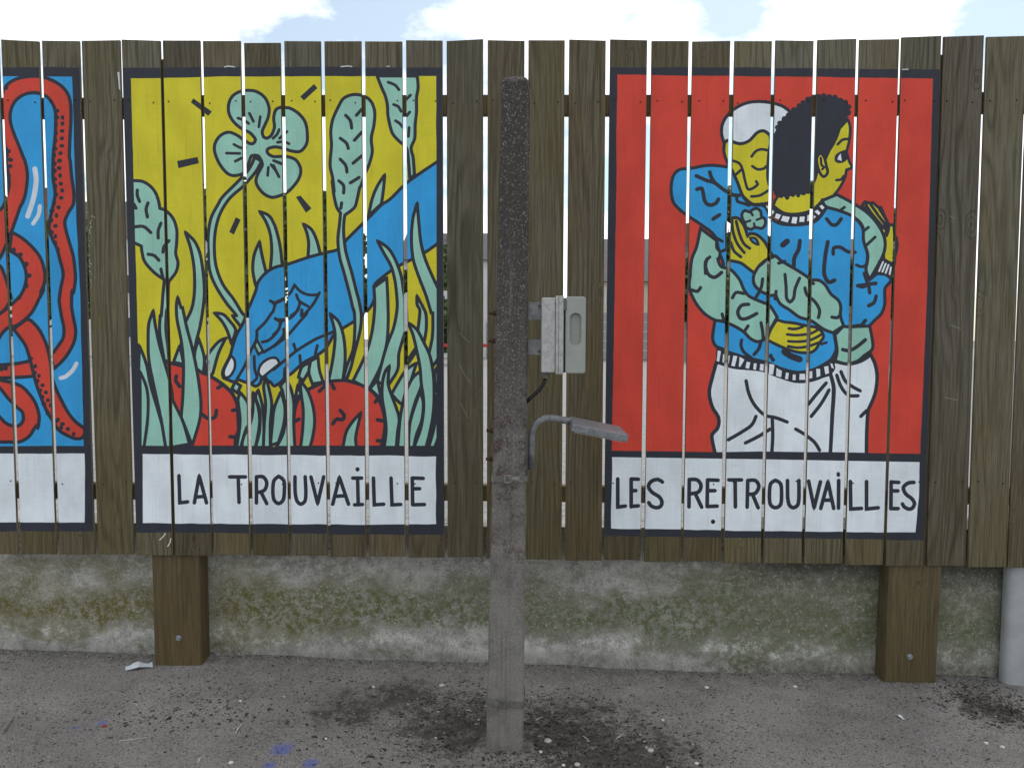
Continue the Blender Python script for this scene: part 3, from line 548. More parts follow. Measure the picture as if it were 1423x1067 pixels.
THICK = 0.010
fence = empty('wooden_fence', (0, 0.03, 0.47), 'tall slatted timber fence painted with three framed pictures above a low concrete wall', 'fence')
def make_board(i):
    (tx0, tx1), (ty0, ty1), (bx0, bx1), by = TOPX[i], TOPY[i], BOTX[i], BOTY[i]
    e = 0.45
    inner = [(bx0+e, by-e), (bx1-e, by-e), (tx1-e, ty1+e), (tx0+e, ty0+e)]
    outer = [(bx0, by), (bx1, by), (tx1, ty1), (tx0, ty0)]
    lo, hi = min(bx0, tx0), max(bx1, tx1)
    use = [s for s in SH if s[3] > lo and s[2] < hi]
    # slightly ragged sawn top edge
    m = 9; ragged = [(inner[2][0]+(inner[3][0]-inner[2][0])*t/m, inner[2][1]+(inner[3][1]-inner[2][1])*t/m+random.uniform(-0.25, 0.35)) for t in range(m+1)]
    bound = inner[:2]+ragged
    V = []; Ed = []
    def loop(q):
        s = len(V); V.extend(Vector((float(a), float(b))) for a, b in q); n = len(q); Ed.extend((s+j, s+(j+1) % n) for j in range(n))
    loop(bound)
    for s in use:
        for q in s[1]:
            n = len(q); a = np.asarray(q); b = np.roll(a, -1, 0)
            keep = (np.maximum(a[:, 0], b[:, 0]) > lo-1) & (np.minimum(a[:, 0], b[:, 0]) < hi+1)
            ids = {}
            for j in np.nonzero(keep)[0]:
                for p_ in (j, (j+1) % n):
                    if p_ not in ids: ids[p_] = len(V); V.append(Vector((float(a[p_, 0]), float(a[p_, 1]))))
                Ed.append((ids[j], ids[(j+1) % n]))
    ov, oe, of, *_ = delaunay_2d_cdt(V, Ed, [], 0, 1e-4)
    ov = np.array([(p.x, p.y) for p in ov]); of = np.array([f for f in of if len(f) == 3])
    cen = ov[of].mean(1); ok = in_poly(cen, bound); of = of[ok]; cen = cen[ok]
    colr = np.zeros((len(of), 4))
    for s in use:
        L_ = s[0]; sel = np.nonzero((cen[:, 0] > s[2]) & (cen[:, 0] < s[3]) & (cen[:, 1] > s[4]) & (cen[:, 1] < s[5]))[0]
        if not len(sel): continue
        hit = in_poly(cen[sel], L_[2]) if L_[0] == 'fill' else seg_dist(cen[sel], L_[2], L_[4]) < L_[3]/2*1.01
        colr[sel[hit], :3] = L_[1]; colr[sel[hit], 3] = 1.0
    used = np.unique(of); remap = np.zeros(len(ov), int); remap[used] = np.arange(len(used)); of = remap[of]; ov = ov[used]
    yo = random.uniform(-0.0012, 0.0012)
    base = at((bx0+bx1)/2, by, 0.0); base[1] = yo
    P = [at(a, b, 0.0)+np.array((0, yo, 0))-base for a, b in ov]
    n0 = len(P); O4 = [at(a, b, 0.0)+np.array((0, yo, 0))-base for a, b in outer]
    O2 = [p+np.array((0, 0.0018, 0)) for p in O4]; O3 = [p+np.array((0, THICK, 0)) for p in O4]
    # front corner points of the inset face, for the eased edge
    I4 = [at(a, b, 0.0)+np.array((0, yo, 0))-base for a, b in inner]
    P += I4+O2+O3
    F = [tuple(int(q) for q in f) for f in of]; nf = len(F)
    a0, b0, c0 = n0, n0+4, n0+8
    for j in range(4):
        j2 = (j+1) % 4
        F.append((a0+j, b0+j, b0+j2, a0+j2)); F.append((b0+j, c0+j, c0+j2, b0+j2))
    F.append((c0+3, c0+2, c0+1, c0))
    me = bpy.data.meshes.new('board'); me.from_pydata([tuple(map(float, p)) for p in P], [], F)
    # every front face looks to the camera side
    bm = bmesh.new(); bm.from_mesh(me); bm.faces.ensure_lookup_table(); bm.normal_update()
    for f in bm.faces[:nf]:
        if f.normal.y > 0: f.normal_flip()
    bmesh.ops.recalc_face_normals(bm, faces=bm.faces[nf:]); bm.to_mesh(me); bm.free()
    at_ = me.color_attributes.new('paint', 'FLOAT_COLOR', 'CORNER')
    cc = np.zeros((len(me.loops), 4), np.float32)
    for fi, p in enumerate(me.polygons):
        if fi < nf: cc[p.loop_start:p.loop_start+p.loop_total] = colr[fi]
    at_.data.foreach_set('color', cc.ravel())
    o = link('board', me, M_WOOD, fence, Vector(base)-fence.location)
    return o, nf
LAB = {range(0, 3): 'board painted with red octopus arms on blue', range(4, 12): 'board painted with part of the blue hand picking a clover on yellow', range(16, 24): 'board painted with part of two people embracing on red'}
nail_bm = bmesh.new(); bmesh.ops.create_cone(nail_bm, cap_ends=True, segments=8, radius1=0.0033, radius2=0.0028, depth=0.0022)
bmesh.ops.rotate(nail_bm, verts=nail_bm.verts, matrix=Matrix.Rotation(math.pi/2, 3, 'X'))
nail_me = bpy.data.meshes.new('nail'); nail_bm.to_mesh(nail_me); nail_bm.free()
M_NAIL = flat('dark_nail', (0.018, 0.015, 0.014), 0.6, 0.5)
nail_me.materials.append(M_NAIL)
tot = 0
for i in range(len(TOPX)):
    o, nf = make_board(i); tot += nf
    for r_, s_ in LAB.items():
        if i in r_: o['label'] = s_
    for py in (141, 670):
        t = (py-TOPY[i][0])/(BOTY[i]-TOPY[i][0])
        a = TOPX[i][0]+(BOTX[i][0]-TOPX[i][0])*t; b = TOPX[i][1]+(BOTX[i][1]-TOPX[i][1])*t
        for u in (0.17, 0.82):
            if py == 670 and random.random() < 0.25: continue
            q = at(a+(b-a)*(u+random.uniform(-.06, .06)), py+random.uniform(-2, 3), 0.0)-np.array(root_loc(o))
            nl = link('nail', nail_me, None, o, (q[0], -0.0006, q[2]))
print('front faces', tot)

def member(name, x0, x1, y0, y1, z0, z1, mat, parent, bev=0.003, tilt=0.0, lean=0.0):
    """a squared timber with its origin at its own base"""
    cx, cy = (x0+x1)/2, (y0+y1)/2
    bm = bmesh.new(); add_box(bm, x0-cx, x1-cx, y0-cy, y1-cy, 0, z1-z0, bev, 1)
    for v_ in bm.verts: v_.co.z += tilt*v_.co.x; v_.co.x += lean*v_.co.z
    return from_bm(name, bm, mat, parent, loc=Vector((cx, cy, z0))-root_loc(parent))
PF, PB = 0.0125, 0.099
posts = []
for (pl, pr, py) in ((215, 280, 925), (1228, 1300, 953)):
    a, b = at(pl, py, PF), at(pr, py, PF)
    posts.append((a[0], b[0]))
    zb = min(a[2], b[2])-0.03
    po = member('post', a[0], b[0], PF, PB, zb, 2.418, M_POSTW, fence, 0.004, 0.0, 0.016 if pl > 700 else -0.002)
    # galvanised coach bolt with washer
    q = at((pl+pr)/2+(1 if pl < 700 else 0), 886 if pl < 700 else 912, PF)
    bm = bmesh.new(); bmesh.ops.create_cone(bm, cap_ends=True, segments=20, radius1=0.012, radius2=0.0115, depth=0.003)
    bmesh.ops.create_cone(bm, cap_ends=True, segments=6, radius1=0.0078, radius2=0.0068, depth=0.009, matrix=Matrix.Translation((0, 0, 0.005)))
    bmesh.ops.rotate(bm, verts=bm.verts, matrix=Matrix.Rotation(math.pi/2, 3, 'X'))
    M_BOLT = flat('galvanised_bolt', (0.42, 0.46, 0.5), 0.38, 0.85, 0.35, 300)
    from_bm('bolt', bm, M_BOLT, po, loc=Vector((q[0], PF-0.0016, q[2]))-root_loc(po))
M_RAIL = wood_material('rail_wood', False, (0.05, 0.034, 0.014), (0.15, 0.105, 0.05), (0.13, 0.1, 0.055))
spans = [(-3.4, posts[0][0]-0.003), (posts[0][1]+0.003, posts[1][0]-0.003), (posts[1][1]+0.045, 3.0)]
for z0, z1 in ((2.203, 2.276), (0.700, 0.764)):
    for a, b in spans: member('rail', a, b, PF, 0.054, z0, z1, M_RAIL, fence, 0.002, -0.004)

# ------------------------------------------------------------------ low concrete wall
bm = bmesh.new()
xs = np.linspace(-4.2, 2.9, 150); zs = [-0.3, -0.1]+list(np.linspace(-0.06, 0.575, 16))+[0.58]
WF = 0.1005
grid = []
for z in zs:
    row = []
    for x in xs:
        yy = WF+0.004*(float(vnoise(np.array(x), np.array(z), 9, 11))-0.3)*(z < 0.57)
        if z < 0.03-0.0165*x+0.055: yy -= 0.006*float(vnoise(np.array(x), np.array(z), 14, 12))
        row.append(bm.verts.new((x, max(yy, WF-0.0005), z+(0.006*(float(vnoise(np.array(x), np.array(0.0), 5, 13))-0.5) if z > 0.5 else 0))))
    grid.append(row)
for a, b in zip(grid, grid[1:]):
    for j in range(len(xs)-1): bm.faces.new((a[j], a[j+1], b[j+1], b[j]))
back = [bm.verts.new((x, 0.30, 0.58)) for x in xs]; back2 = [bm.verts.new((x, 0.30, -0.3)) for x in xs]
for j in range(len(xs)-1):
    bm.faces.new((grid[-1][j], grid[-1][j+1], back[j+1], back[j])); bm.faces.new((back[j], back[j+1], back2[j+1], back2[j]))
bm.faces.new([r_[0] for r_ in grid][::-1]+[back2[0], back[0]]); bm.faces.new([r_[-1] for r_ in grid]+[back[-1], back2[-1]])
bmesh.ops.recalc_face_normals(bm, faces=bm.faces)
k = NT('stained_concrete'); v = k.pos(); sx = k.xyz(v)
zr = k.math('ADD', sx[2], k.math('MULTIPLY', sx[0], 0.0165))           # height above the sloping ground
n_a = k.noise(k.map(v, (1.0, 1, 2.0)), 1.9, 7, 0.66); n_b = k.noise(v, 8, 7, 0.72); n_f = k.noise(v, 130, 4, 0.78); n_s = k.noise(v, 30, 7, 0.82)
c = k.mix(k.ramp(k.math('ADD', k.math('MULTIPLY', n_b, 0.5), k.math('MULTIPLY', n_s, 0.5)), 0.40, 0.57), (0.27, 0.258, 0.24), (0.52, 0.51, 0.48))
zz = k.math('ADD', zr, k.math('MULTIPLY', k.math('SUBTRACT', n_a, 0.5), 0.75)); zz = k.math('ADD', zz, k.math('MULTIPLY', k.math('SUBTRACT', n_s, 0.5), 0.30))
alg = k.math('MULTIPLY', k.ramp(zz, 0.02, 0.14), k.ramp(zz, 0.25, 0.42, 1.0, 0.0))
green = k.mix(k.ramp(k.math('ADD', sx[0], k.math('MULTIPLY', n_b, 1.6)), -0.9, 0.9), (0.128, 0.112, 0.014), (0.125, 0.142, 0.066))
c = k.mix(k.math('MULTIPLY', alg, k.ramp(n_s, 0.42, 0.56, 0.35, 0.97)), c, green)
edge = k.math('ADD', sx[0], k.math('MULTIPLY', k.math('SUBTRACT', n_b, 0.5), 0.25))
rgt = k.math('MULTIPLY', k.ramp(edge, 0.74, 0.86), k.ramp(n_s, 0.43, 0.56, 0.3, 0.95))
c = k.mix(k.math('MULTIPLY', rgt, 0.85), c, (0.118, 0.132, 0.066))
far_ = k.math('MULTIPLY', k.math('MULTIPLY', k.ramp(k.math('ADD', zr, k.math('MULTIPLY', n_s, 0.15)), 0.40, 0.54), k.ramp(edge, 0.80, 1.05)), 0.8); c = k.mix(far_, c, (0.06, 0.06, 0.05))
# pale lime bloom in a wavering band near the foot
zl = k.math('ADD', zr, k.math('MULTIPLY', k.math('SUBTRACT', k.noise(k.map(v, (1, 1, 0.3)), 2.6, 6, 0.65), 0.5), 0.34))
lime = k.math('MULTIPLY', k.math('MULTIPLY', k.ramp(zl, 0.02, 0.07), k.ramp(zl, 0.075, 0.17, 1.0, 0.0)), k.ramp(n_s, 0.48, 0.54))
c = k.mix(k.math('MULTIPLY', lime, k.ramp(n_b, 0.35, 0.6, 0.15, 0.9)), c, (0.66, 0.65, 0.62))
low = k.math('MULTIPLY', k.ramp(k.math('ADD', zr, k.math('MULTIPLY', n_b, 0.12)), 0.06, 0.16, 1.0, 0.0), k.ramp(n_s, 0.38, 0.6)); c = k.mix(k.math('MULTIPLY', low, 0.75), c, (0.13, 0.125, 0.105))
peel = k.math('MULTIPLY', k.ramp(k.noise(v, 24, 7, 0.85), 0.54, 0.58), k.ramp(k.math('ADD', zr, k.math('MULTIPLY', n_a, 0.2)), 0.44, 0.56)); c = k.mix(k.math('MULTIPLY', peel, 0.75), c, (0.16, 0.15, 0.14))
c = k.mix(k.ramp(n_f, 0.50, 0.64, 0, 0.5), c, (0.10, 0.095, 0.072)); c = k.mix(k.ramp(k.noise(v, 85, 3, 0.65), 0.60, 0.68, 0, 0.6), c, (0.50, 0.49, 0.44))
M_CONC = k.done(c, 0.93, k.bump(k.math('ADD', n_f, k.math('MULTIPLY', n_s, 1.2)), 0.005, 0.95), spec=0.2)
wl = from_bm('concrete_wall', bm, M_CONC, smooth=False)
prop(wl, 'low rough concrete wall stained green with algae under the timber fence', 'wall')

# ------------------------------------------------------------------ pale steel post at the right end of the wall
q0 = at(1404, 800, 0.03); gp = empty('steel_post', (q0[0]+0.09, 0.06, gz(q0[0])-0.06), 'pale grey painted steel post standing against the mossy end of the concrete wall', 'post')
M_PALE = flat('pale_grey_paint', (0.33, 0.345, 0.36), 0.45, 0.0, 0.12, 9, 0.0008)
bm = bmesh.new(); add_box(bm, q0[0], q0[0]+0.18, 0.030, 0.097, gz(q0[0])-0.06, 0.62, 0.027, 6); world_part('shaft', bm, M_PALE, gp)
bm = bmesh.new(); add_box(bm, q0[0]-0.003, q0[0]+0.183, 0.026, 0.0985, 0.621, 0.627, 0.0025, 1); world_part('cap', bm, M_PALE, gp)
# ------------------------------------------------------------------ concrete pole
YP = -0.575
pb0, pb1 = at(675, 1046, YP), at(727, 1046, YP); pt0, pt1 = at(697, 113, YP), at(737, 113, YP)
zbase, ztop = float(pb0[2]), float(pt0[2])
pole = empty('concrete_pole', ((pb0[0]+pb1[0])/2, YP+0.06, zbase), 'slender tapered concrete pole with rough dark top, free-standing before the fence', 'pole')
def pole_at(z):
    t = (z-zbase)/(ztop-zbase); x0 = pb0[0]+(pt0[0]-pb0[0])*t; x1 = pb1[0]+(pt1[0]-pb1[0])*t
    return x0, x1, YP, YP+(x1-x0)*1.0
def pole_ring(z, grow=0.0, ch=0.008, n_side=5, rough=0.0, seed=0):
    x0, x1, y0, y1 = pole_at(z); x0 -= grow; x1 += grow; y0 -= grow; y1 += grow
    cor = [(x0+ch, y0), (x1-ch, y0), (x1, y0+ch), (x1, y1-ch), (x1-ch, y1), (x0+ch, y1), (x0, y1-ch), (x0, y0+ch)]
    pts = []
    for j in range(8):
        a, b = cor[j], cor[(j+1) % 8]; m = n_side if j % 2 == 0 else 1
        for s in range(m):
            t = s/m; pts.append((a[0]+(b[0]-a[0])*t, a[1]+(b[1]-a[1])*t))
    cx, cy = (x0+x1)/2, (y0+y1)/2
    res = []
    for (x, y) in pts:
        g = 1+rough*random.uniform(-1, 0.6)-(0.05 if rough and random.random() < 0.025 else 0)
        res.append(Vector((cx+(x-cx)*g, cy+(y-cy)*g, z)))
    return res
bm = bmesh.new(); rings = []
for z in list(np.linspace(zbase-0.12, ztop, 70)):
    rings.append([bm.verts.new(p) for p in pole_ring(float(z), 0, 0.007, 5, 0.012)])
for dz, sc in ((0.007, 0.92), (0.018, 0.66), (0.024, 0.34)):
    x0, x1, y0, y1 = pole_at(ztop); cc = Vector(((x0+x1)/2, (y0+y1)/2, 0)); rr = []
    for p in pole_ring(ztop, 0, 0.012, 5, 0.03):
        d = p-cc; rr.append(bm.verts.new((cc.x+d.x*sc, cc.y+d.y*sc, ztop+dz+random.uniform(-0.0045, 0.0045))))
    rings.append(rr)
for a, b in zip(rings, rings[1:]):
    n = len(a)
    for j in range(n): bm.faces.new((a[j], a[(j+1) % n], b[(j+1) % n], b[j]))
bm.faces.new(rings[-1])
bmesh.ops.recalc_face_normals(bm, faces=bm.faces)
k = NT('rough_pole_concrete'); v = k.pos(); sz = k.xyz(v)
n_m = k.noise(v, 9, 6, 0.7); n_f = k.noise(v, 170, 4, 0.75); cell = k.voro(v, 300)
zt = k.math('ADD', sz[2], k.math('MULTIPLY', k.math('SUBTRACT', n_m, 0.5), 0.5))
c = k.mix(k.ramp(zt, 0.35, 1.75), (0.275, 0.258, 0.236), (0.078, 0.071, 0.064))      # black lichen crust thickens upwards
c = k.mix(k.ramp(n_m, 0.4, 0.72, 0, 0.55), c, (0.085, 0.078, 0.072))
strk = k.noise(k.map(v, (45, 45, 1.6)), 1.0, 5, 0.7); c = k.mix(k.ramp(strk, 0.5, 0.68, 0, 0.5), c, (0.10, 0.085, 0.07)); c = k.mix(k.ramp(strk, 0.28, 0.42, 0.35, 0.0), c, (0.36, 0.34, 0.31))
rust = k.math('MULTIPLY', k.math('MULTIPLY', k.ramp(sz[2], 0.45, 0.75), k.ramp(sz[2], 1.05, 1.35, 1.0, 0.0)), k.ramp(k.noise(v, 17, 6, 0.72), 0.50, 0.62))
c = k.mix(k.math('MULTIPLY', rust, 0.72), c, (0.075, 0.040, 0.034))
c = k.mix(k.math('MULTIPLY', k.ramp(k.noise(v, 120, 6, 0.9), 0.47, 0.60), k.ramp(zt, 0.2, 1.5, 0.30, 0.75)), c, (0.035, 0.032, 0.030))
c = k.mix(k.math('MULTIPLY', k.ramp(k.noise(v, 170, 3, 0.65), 0.57, 0.65), k.ramp(sz[2], 0.4, 1.2, 0.35, 0.75)), c, (0.33, 0.32, 0.3))
c = k.mix(k.ramp(k.voro(v, 70), 0.06, 0.11, 0.55, 0.0), c, (0.50, 0.48, 0.45))
M_POLE = k.done(c, 0.93, k.bump(k.math('ADD', n_f, k.math('MULTIPLY', cell, -0.4)), 0.006, 1.0), spec=0.2)
shaft = world_part('shaft', bm, M_POLE, pole)
M_STRAP = flat('dull_steel_band', (0.15, 0.145, 0.13), 0.6, 0.4, 0.35, 60)
M_SHINE = flat('worn_buckle', (0.24, 0.235, 0.22), 0.45, 0.6, 0.35, 90)
for py, hpx, slope in ((665, 9, 0.0), (977, 9, -0.16)):
    zc = float(at(705, py, YP)[2]); hh = hpx/2*0.00228
    bm = bmesh.new(); rr = []
    for dz, g in ((-hh, 0.0006), (-hh, 0.004), (hh, 0.004), (hh, 0.0006)):
        ring = []
        for p in pole_ring(zc+dz, g, 0.008, 4):
            ring.append(bm.verts.new((p.x, p.y, p.z+slope*(p.x-pole.location.x)*(0.5 if slope else 0))))
        rr.append(ring)
    for a, b in zip(rr, rr[1:]):
        n = len(a)
        for j in range(n): bm.faces.new((a[j], a[(j+1) % n], b[(j+1) % n], b[j]))
    bmesh.ops.recalc_face_normals(bm, faces=bm.faces)
    st = world_part('strap', bm, M_STRAP, pole)
    xb = float(at(706 if py < 800 else 701, py, YP)[0]); bm = bmesh.new()
    y0 = YP-0.0041
    add_box(bm, xb-0.013, xb+0.011, y0-0.004, y0, zc-hh-0.003, zc-hh+0.002, 0.0008, 1); add_box(bm, xb-0.013, xb+0.011, y0-0.004, y0, zc+hh-0.002, zc+hh+0.003, 0.0008, 1)
    add_box(bm, xb-0.013, xb-0.008, y0-0.004, y0, zc-hh+0.0022, zc+hh-0.0022, 0.0008, 1); add_box(bm, xb+0.006, xb+0.011, y0-0.004, y0, zc-hh+0.0022, zc+hh-0.0022, 0.0008, 1)
    bk = world_part('buckle', bm, M_SHINE if py < 800 else M_STRAP, st)
    bm = bmesh.new(); add_box(bm, xb+0.0125, xb+0.036, y0-0.0022, y0, zc-0.004, zc+0.006, 0.0006, 1); world_part('tongue', bm, M_SHINE if py < 800 else M_STRAP, st)
M_RUST = flat('rusty_steel', (0.055, 0.028, 0.020), 0.9, 0.1, 0.5, 150, 0.001)
for py in (435, 474, 600, 640):
    z = float(at(690, py, YP)[2]); x0, x1, y0, y1 = pole_at(z); yc = YP+0.035
    bm = bmesh.new()
    bmesh.ops.create_cone(bm, cap_ends=True, segments=6, radius1=0.0095, radius2=0.0095, depth=0.011, matrix=Matrix.Translation((x0-0.006, yc, z)) @ Matrix.Rotation(math.pi/2, 4, 'Y'))
    bmesh.ops.create_cone(bm, cap_ends=True, segments=10, radius1=0.0052, radius2=0.0045, depth=0.012, matrix=Matrix.Translation((x0-0.0175, yc, z)) @ Matrix.Rotation(math.pi/2, 4, 'Y'))
    world_part('bolt', bm, M_RUST, pole)

# ------------------------------------------------------------------ electrical box on the pole
YB = -0.592
def X(px, py=466): return float(at(px, py, YB)[0])
def Zp(py, px=780): return float(at(px, py, YB)[2])
DEP = 0.15
box = empty('electrical_box', (X(770), YB+DEP/2, Zp(523)), 'grey weathered electrical box clamped to the side of the concrete pole', 'electrical box')
M_BODY = None
k = NT('chalky_grey_plastic'); v = k.obj(); n_ = k.noise(v, 45, 6, 0.75)
c = k.mix(k.ramp(n_, 0.35, 0.7), (0.42, 0.43, 0.42), (0.30, 0.30, 0.29)); c = k.mix(k.ramp(k.noise(k.map(v, (170, 170, 60)), 1, 6, 0.85), 0.55, 0.64, 0, 0.75), c, (0.10, 0.095, 0.085))
M_BODY = k.done(c, 0.75, k.bump(n_, 0.001, 0.5))
M_COVER = flat('sage_grey_cover', (0.275, 0.295, 0.27), 0.55, 0.0, 0.07, 22, 0.0004)
bm = bmesh.new(); add_box(bm, X(752.5), X(772), YB, YB+DEP, Zp(518), Zp(413.5), 0.004, 3); world_part('back_shell', bm, M_BODY, box)
bm = bmesh.new(); add_box(bm, X(772)+0.0005, X(776), YB-0.004, YB+DEP+0.004, Zp(520), Zp(411), 0.002, 2); world_part('rim', bm, M_BODY, box)
bm = bmesh.new(); add_box(bm, X(776)+0.0005, X(783), YB-0.003, YB+DEP+0.003, Zp(520), Zp(411), 0.002, 2); world_part('rim', bm, M_BODY, box)
bm = bmesh.new(); add_box(bm, X(783)+0.0004, X(785.5), YB+0.006, YB+DEP-0.006, Zp(518), Zp(414)); world_part('gasket', bm, flat('dark_gasket', (0.02, 0.02, 0.02), 0.8), box)
# cover with an oblong finger recess in its side
x0, x1, z0, z1 = X(785.5)+0.0004, X(814), Zp(519), Zp(412); bm = bmesh.new()
def rrect(x0, x1, z0, z1, r, n=6):
    pts = []
    for cx, cz, a0 in ((x1-r, z1-r, 0), (x0+r, z1-r, 90), (x0+r, z0+r, 180), (x1-r, z0+r, 270)):
        for s in range(n+1):
            a = math.radians(a0+90*s/n); pts.append((cx+r*math.cos(a), cz+r*math.sin(a)))
    return pts
ax0, ax1, az0, az1 = X(792), X(807.5), Zp(480), Zp(435)
prof = [(rrect(x0, x1, z0, z1, 0.009), YB+DEP), (rrect(x0, x1, z0, z1, 0.009), YB+0.004), (rrect(x0+0.0012, x1-0.0012, z0+0.0012, z1-0.0012, 0.009), YB+0.001),
        (rrect(x0+0.004, x1-0.004, z0+0.004, z1-0.004, 0.008), YB), (rrect(ax0-0.001, ax1+0.001, az0-0.001, az1+0.001, (ax1-ax0)/2), YB), (rrect(ax0, ax1, az0, az1, (ax1-ax0)/2-0.0005), YB+0.0015),
        (rrect(ax0+0.0025, ax1-0.0025, az0+0.0025, az1-0.0025, (ax1-ax0)/2-0.0027), YB+0.015)]
rr = [[bm.verts.new((px_, yy, pz_)) for px_, pz_ in pr] for pr, yy in prof]
for a, b in zip(rr, rr[1:]):
    n = len(a)
    for j in range(n): bm.faces.new((a[j], a[(j+1) % n], b[(j+1) % n], b[j]))
bm.faces.new(rr[-1]); bm.faces.new(rr[0][::-1]); bmesh.ops.recalc_face_normals(bm, faces=bm.faces)
cv = world_part('cover', bm, M_COVER, box)
bm = bmesh.new(); add_box(bm, X(782), X(787.5), YB-0.0030, YB+0.006, Zp(431), Zp(416), 0.0025, 2); world_part('notch_block', bm, flat('notch_dark', (0.10, 0.105, 0.10), 0.6), box)  # raised block whose dark colour stands in for the shaded notch in the cover edge
M_GALV = None
k = NT('galvanised_steel'); v = k.obj(); n_ = k.voro(v, 120, 'Color'); n2 = k.noise(v, 35, 5, 0.7)
c = k.mix(k.ramp(n2, 0.3, 0.7), (0.14, 0.15, 0.162), (0.24, 0.25, 0.262)); c = k.mix(0.25, c, k.gray(k.ramp(k.xyz(n_)[0], 0, 1, 0.08, 0.30)))
M_GALV = k.done(c, 0.55, k.bump(n2, 0.0006, 0.4), 0.45)
yb = YB+0.045
for pya, pyb in ((419, 444), (472, 494)):
    za, zb_ = Zp(pyb), Zp(pya); xl = pole_at(za)[1]+0.0008
    bm = bmesh.new(); add_box(bm, xl, X(752.5)-0.0005, yb, yb+0.004, za, zb_, 0.0008, 1); br = world_part('bracket', bm, M_GALV, box)
    bm = bmesh.new(); bmesh.ops.create_cone(bm, cap_ends=True, segments=12, radius1=0.0042, radius2=0.0035, depth=0.004, matrix=Matrix.Translation((X(749.5), yb-0.0022, zb_-0.012 if pya == 419 else za+0.012)) @ Matrix.Rotation(math.pi/2, 4, 'X'))
    world_part('screw', bm, flat('dark_screw', (0.08, 0.08, 0.08), 0.5, 0.6), br)
yc = YB+0.05
gx_, gz_ = X(758.5), Zp(519)
bm = bmesh.new(); add_tube(bm, [(gx_, yc, gz_), (gx_, yc, gz_-0.008), (gx_+0.001, yc, gz_-0.0085), (gx_, yc, gz_-0.018)], [0.014, 0.014, 0.0115, 0.010], 14); world_part('cable_gland', bm, flat('grey_gland', (0.16, 0.155, 0.14), 0.7), box)
P_ = [(758, 525), (756, 534), (751, 542), (744, 549), (737, 555), (731, 561)]
pts = [(X(a, b), yc, Zp(b, a)) for a, b in P_]
pts[0] = (gx_, yc, gz_-0.0165)
bm = bmesh.new(); add_tube(bm, pts, 0.0062, 12); world_part('cable', bm, flat('black_cable', (0.012, 0.012, 0.012), 0.5), box, True)

# ------------------------------------------------------------------ bracket lamp with a flat slab head
YA = YP+0.055
def PA(px, py, y=YA): return Vector(at(px, py, y))
lamp = empty('bracket_lamp', PA(737, 652), 'galvanised steel bracket arm with flat tilted slab head, fixed low on the concrete pole', 'lamp')
cl = [(738, 652), (738.5, 625), (739, 605), (740.5, 597), (744, 589.5), (750, 584), (757, 581), (765, 580.5), (775, 582), (785, 584), (794, 586)]
pts = [PA(a, b) for a, b in cl]; zlo = pts[0].z
dx = pole_at(zlo)[1]+0.0105-pts[0].x
pts = [p+Vector((max(dx, 0)*(1-i/10), 0, 0)) for i, p in enumerate(pts)]
bm = bmesh.new(); add_tube(bm, pts, 0.0112, 12, True); world_part('arm', bm, M_GALV, lamp, True)
bm = bmesh.new()
yf, ybk = YA-0.13, YA+0.105
A_, B_ = Vector(at(796, 589, yf)), Vector(at(874, 604.5, yf)); A2 = Vector(at(796, 599, yf)); 
dirx = (B_-A_).normalized(); up_ = Vector((-dirx.z, 0, dirx.x)); th = 0.0235; L_h = (B_-A_).length
def head_box(bm, a, b, y0, y1, c0, c1, bev):
    add_box(bm, a, b, y0, y1, c0, c1, bev, 2)
    for v_ in bm.verts:
        p = A_+dirx*v_.co.x+up_*v_.co.z; v_.co.x = p.x; v_.co.z = p.z
head_box(bm, 0, L_h, yf, ybk, -th, 0, 0.0025); hd = world_part('head', bm, M_GALV, lamp)
bm = bmesh.new(); head_box(bm, 0.012, L_h-0.012, yf+0.012, ybk-0.012, -th-0.003, -th-0.0004, 0.0008); world_part('diffuser', bm, flat('frosted_glass', (0.55, 0.55, 0.52), 0.3), hd)
z_ = Zp(646)
bm = bmesh.new(); xw = pole_at(zlo)[1]; add_box(bm, xw+0.0004, xw+0.0024, YA-0.014, YA+0.014, zlo+0.005, zlo+0.11, 0.0006, 1); world_part('wall_plate', bm, M_GALV, lamp)

